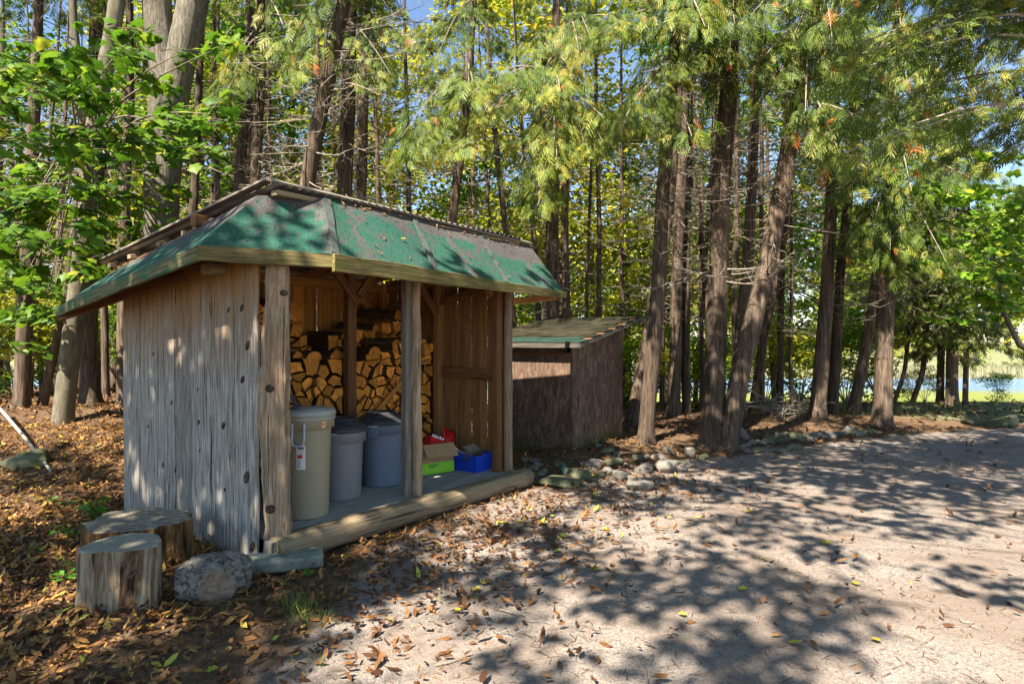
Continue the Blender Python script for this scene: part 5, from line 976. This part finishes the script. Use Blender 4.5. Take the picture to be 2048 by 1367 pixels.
# ------------------------------------------------------------------ leaf litter, pebbles, needles, seedlings, grass
rl = np.random.default_rng(5)
FLV = np.array([(0, 0, .0), (.28, .17, .10), (.28, -.17, .10), (.68, .16, .07), (.68, -.16, .07), (1, 0, .26)], float); FLV[:, 2] -= .05; FL3 = np.array([[0, 2, 1], [3, 4, 5]]); FL4 = np.array([[1, 2, 4, 3]])
def scatter(n, x0, x1, y0, y1, dens):
    X = rl.uniform(x0, x1, n); Y = rl.uniform(y0, y1, n); k = rl.random(n) < dens(X, Y); X, Y = X[k], Y[k]
    L = np.linalg.inv(np.array([[.6, -.8], [.8, .6]])); q = np.stack([X + 1.73, Y - 4.29], 0); u = .6 * q[0] + .8 * q[1]; v = -.8 * q[0] + .6 * q[1]      # keep the shed's inside clear
    q2 = np.stack([X - .755, Y - 7.85], 0); u2 = .6 * q2[0] + .8 * q2[1]; v2 = -.8 * q2[0] + .6 * q2[1]
    k = ~((u > -.03) & (u < 2.93) & (v > -.25) & (v < 2.2)) & ~((u2 > 0) & (u2 < 1.4) & (v2 > 0) & (v2 < 1.35)); return X[k], Y[k]
def litter(mb, X, Y, size, tint, lift=.012, tilt=.32):
    n = len(X); a = rl.uniform(0, 6.28, n); xd = np.stack([np.cos(a), np.sin(a), rl.normal(0, tilt, n)], 1); up = np.stack([rl.normal(0, tilt, n), rl.normal(0, tilt, n), np.ones(n)], 1)
    pos = np.stack([X, Y, gh(X, Y) + rl.uniform(.002, lift, n)], 1); s = size * np.clip(rl.lognormal(0, .38, n), .35, 1.6); zs = rl.normal(.9, .9, n); st = rl.bit_generator.state
    inst(mb, FLV, FL3, pos, xd, up, s, tint, 0, zs); inst(mb, FLV, FL4, pos, xd, up, s, tint, 0, zs)
def dl(X, Y):
    d = drive_mask(X, Y); wood_ = 1 - d
    left = sm((-1.0 - X) / 1.2); near_shed = np.exp(-((X + .3 - .72 * (Y - 5)) / 1.15) ** 2) * sm((7.6 - Y) / 1.5)
    base = wood_ * (.45 + .55 * left) + d * (.014 + .42 * near_shed + .03 * sm((Y - 7) / 2)); return np.clip(base * (.55 + .6 * sm(.5 + .5 * wav(X, Y, 1.6, 3, 9))), 0, 1)
mb = MB(); X, Y = scatter(150000, -8.5, 9, 2.2, 8.5, dl); n = len(X); lm = sm((-.8 - X) / 1.2); t_ = np.clip(rl.beta(1.6, 1.8, n) * (.62 + .3 * lm) + .04, 0, .93); t_ = np.where(rl.random(n) < .03, rl.uniform(.95, 1, n), t_); litter(mb, X, Y, .055, t_, .035)
X, Y = scatter(36000, -10, 12, 8.5, 14.5, lambda X, Y: dl(X, Y) * .8); n = len(X); litter(mb, X, Y, .085, np.clip(rl.beta(1.4, 2.2, n) * (.55 + .35 * sm((-.8 - X) / 1.2)), 0, 1), .02)
tag(mb.build('fallen_leaves', 'litter', tint=True), 'brown and yellow fallen leaves strewn over ground and drive', 'leaf litter', kind='stuff')
mb = MB(); n = 90; ff = rl.uniform(.01, .99, n); tt = np.where(rl.random(n) < .5, rl.uniform(.85, .97, n), rl.uniform(.1, .95, n)); PL = np.array([np.array(sw_(skirt_pt(a_, b_))) for a_, b_ in zip(ff, tt)]); nw = np.array(SMAT.to_3x3() @ Vector(nrm_)); a = rl.uniform(0, 6.28, n); xd = np.stack([np.cos(a), np.sin(a), 0 * a], 1); xd -= nw * (xd @ nw)[:, None]; tn = rl.beta(1.6, 2.0, n) * .85
for F_ in (FL3, FL4): inst(mb, FLV, F_, PL + nw * .010, xd, np.tile(nw, (n, 1)), .045 * np.clip(tn + .4, .5, 1.2), tn)
tag(mb.build('roof_leaves', 'litter', tint=True), 'dry leaves caught on the green roof skirt', 'leaf litter', kind='stuff')
# broad yellow leaves that lie singly on the gravel
ly = [(1645, 1088, 'beside the bright patch right of centre'), (1110, 1107, 'below the middle of the sill log'), (1183, 1142, 'in the shadow below the rock heap'), (1372, 1233, 'on the sunlit gravel low right of centre'), (1580, 1290, 'near the bottom, right of centre'), (1718, 1172, 'in the sunlit part far right'), (800, 1078, 'just in front of the sill log'), (950, 1180, 'in the sun pool before the woodshed'), (1478, 1180, 'small, between two shadow blobs'), (1490, 1025, 'on the drive below the twin cedar'), (265, 1268, 'large and pale, below the cut log at left'), (415, 1345, 'at the bottom edge left of centre'), (105, 945, 'on the leaf bank left of the shed'), (1186, 957, 'on the flat slab stone'), (1760, 1285, 'low at right among needles')]
for k, (x, y, w) in enumerate(ly):
    p = on_ground(x, y); mb = MB(); a = rl.uniform(0, 6.28); inst(mb, MPV * [1, 1, -1.2], MPF, np.array([[p.x, p.y, p.z + .016]]), np.array([[math.cos(a), math.sin(a), .05]]), np.array([[rl.normal(0, .15), rl.normal(0, .15), 1]]), np.array([rl.uniform(.045, .065)]), np.array([rl.uniform(.95, 1.0)]))
    tag(mb.build('fallen_leaf', 'litter', tint=True), 'single yellow fallen leaf %s' % w, 'leaf', 'single yellow leaves on the ground')
# pebbles and needles in the gravel
OV = np.array([(1, 0, 0), (-.9, .2, 0), (.1, .8, 0), (-.1, -.85, 0), (0, 0, .6), (.1, 0, -.5)], float); OF = np.array([[0, 2, 4], [2, 1, 4], [1, 3, 4], [3, 0, 4], [2, 0, 5], [1, 2, 5], [3, 1, 5], [0, 3, 5]])
X, Y = scatter(26000, -3.5, 8, 2.2, 7.5, lambda X, Y: drive_mask(X, Y) * np.clip(1.5 - Y / 6, .2, 1)); n = len(X); a = rl.uniform(0, 6.28, n); mb = MB(); inst(mb, OV, OF, np.stack([X, Y, gh(X, Y) + .001], 1), np.stack([np.cos(a), np.sin(a), 0 * a], 1), np.stack([0 * a, 0 * a, 1 + 0 * a], 1), .0042 * rl.lognormal(0, .65, n), rl.random(n))
tag(mb.build('pebbles', 'pale_stone'), 'small pale gravel pebbles in the drive', 'gravel', kind='stuff')
X, Y = scatter(30000, -3.5, 9, 2.2, 9, lambda X, Y: drive_mask(X, Y) * .6 * (.3 + sm(.5 + .5 * wav(X, Y, 1.1, 6, 12)))); n = len(X); a = rl.uniform(0, 6.28, n); mb = MB(); inst(mb, np.array([(0, -.03, 0), (0, .03, 0), (1, .02, .06), (1, -.02, .06)], float), LQF, np.stack([X, Y, gh(X, Y) + .005], 1), np.stack([np.cos(a), np.sin(a), rl.normal(0, .05, n)], 1), np.stack([0 * a, 0 * a, 1 + 0 * a], 1), rl.uniform(.02, .07, n), rl.beta(2, 2.5, n) * .75)
tag(mb.build('needles', 'litter', tint=True), 'dry brown needles and leaf stalks on the gravel', 'needles', kind='stuff')
for k, (x0, y0, x1, y1) in enumerate(((1000, 1222, 1098, 1250), (870, 1335, 960, 1312), (985, 1262, 1070, 1275), (1485, 1255, 1470, 1290), (1920, 1240, 1960, 1262), (60, 1130, 150, 1090), (1040, 1080, 970, 1094), (2, 985, 60, 940))):
    p0, p1 = on_ground(x0, y0), on_ground(x1, y1); P = np.linspace(np.array(p0), np.array(p1), 7); P[:, 2] += .012; P[1:-1, :2] += rl.normal(0, .012, (5, 2)); mb = MB(); tube(mb, P, np.linspace(.004, .002, 7), 5)
    tag(mb.build('fallen_twig', 'twig', smooth=True), 'thin dry twig on the ground, %s listed from the front of the drive' % ordinal(k + 1) if False else 'thin dry twig lying ' + ('across the sunlit gravel in the centre', 'curved at the bottom edge in the centre', 'straight, below the centre shadow', 'short, right of the centre shadow', 'at the far right of the gravel', 'in the leaves left of the stumps', 'before the middle of the sill log', 'on the leaf bank at far left')[k], 'twig', 'twigs on the ground')
# seedlings and tufts
def seedling(x, y, h, n, label, size=.07, seed=0, cat='seedling'):
    rr = np.random.default_rng(seed); p = on_ground(x, y); t = thing('seedling', label, cat, p, 0, 'green seedlings in the leaf litter'); lf = MB(); wd = MB()
    for s in range(max(1, n // 9)):
        tip = np.array([rr.normal(0, .08), rr.normal(0, .06), h * rr.uniform(.6, 1)]); P = limb_curve(np.zeros(3), tip, 5, 0); tube(wd, P, np.linspace(.004, .0015, 5), 4, False); m = 9; tt = rr.uniform(.35, 1, m); a = rr.uniform(0, 6.28, m); c = np.stack([np.interp(tt, np.linspace(0, 1, 5), P[:, j]) for j in range(3)], 1); xd = np.stack([np.cos(a), np.sin(a), rr.normal(.1, .2, m)], 1)
        inst(lf, LQV, LQF, c + xd * .02, xd, np.stack([rr.normal(0, .3, m), rr.normal(-.2, .3, m), np.ones(m)], 1), size * rr.uniform(.7, 1.2, m), rr.random(m))
    lf.build('leaves', 'herb_leaf', t, tint=True); wd.build('stem', 'herb_leaf', t)
seedling(185, 1050, .26, 36, 'bright green seedling clump behind the wide stump', .085, 1); seedling(150, 1078, .15, 18, 'low green seedling left of the wide stump', .06, 2); seedling(120, 1160, .10, 18, 'small seedling left of the split stump', .06, 3); seedling(78, 1108, .06, 9, 'tiny seedling in leaves at far left', .045, 4)
seedling(636, 1150, .09, 9, 'tiny seedling beside the concrete slab', .04, 5); seedling(115, 1025, .14, 18, 'pale seedling high on the leaf bank', .05, 6); seedling(805, 880, .01, 9, 'green sprig hidden behind the bins', .01, 7) if False else None
def tuft(x, y, n, h, label, seed, w=.08):
    rr = np.random.default_rng(seed); p = on_ground(x, y); mb = MB(); t = thing('grass_tuft', label, 'grass tuft', p, 0, 'grass tufts'); pos = np.stack([rr.normal(0, w, n), rr.normal(0, w * .7, n), 0 * np.arange(n)], 1); V = np.array([(0, -.018, 0), (0, .018, 0), (.55, -.014, .05), (.55, .014, .05), (1, 0, .30)], float); F3 = np.array([[2, 4, 3]]); F4 = np.array([[0, 2, 3, 1]])
    xd = np.stack([rr.normal(0, .45, n), rr.normal(0, .45, n), np.ones(n)], 1); up = rr.normal(0, 1, (n, 3)); s = h * rr.uniform(.4, 1.1, n); tn = rr.random(n); inst(mb, V, F3, pos, xd, up, s, tn); inst(mb, V, F4, pos, xd, up, s, tn); mb.build('blades', 'grass_blade', t, tint=True)
tuft(598, 1215, 170, .11, 'soft green grass tuft below the concrete slab', 1); tuft(625, 1240, 90, .10, 'paler grass tuft in front of the soft green one', 2); tuft(440, 1222, 40, .08, 'thin grass tuft in front of the cut log', 3); tuft(640, 1330, 40, .06, 'sparse grass tuft near the bottom edge', 4); tuft(330, 1200, 25, .07, 'few grass blades between split stump and cut log', 5)
N = 9000; X = rl.uniform(4.5, 16, N); Y = rl.uniform(11.0, 15.2, N); k = rl.random(N) < sm((Y - np.interp(X, [0, 5, 9, 40], [13, 11.4, 11.0, 11.4])) / .8); X, Y = X[k], Y[k]; n = len(X); mb = MB(); inst(mb, BLV, LQF, np.stack([X, Y, gh(X, Y)], 1), np.stack([rl.normal(0, .5, n), rl.normal(0, .5, n), np.ones(n)], 1), rl.normal(0, 1, (n, 3)), rl.uniform(.04, .11, n), rl.random(n)); tag(mb.build('lawn_grass', 'grass_blade', tint=True), 'thin mown grass between drive and lake', 'grass', kind='stuff')

PARTS_STUFF = ('crown', 'branches', 'dead_branches', 'leaves', 'foliage', 'blades', 'sticks', 'boughs', 'bough_wood', 'stems')
for o in bpy.data.objects:
    if o.parent is not None and o.name.split('.')[0] in PARTS_STUFF: o['kind'] = 'stuff'
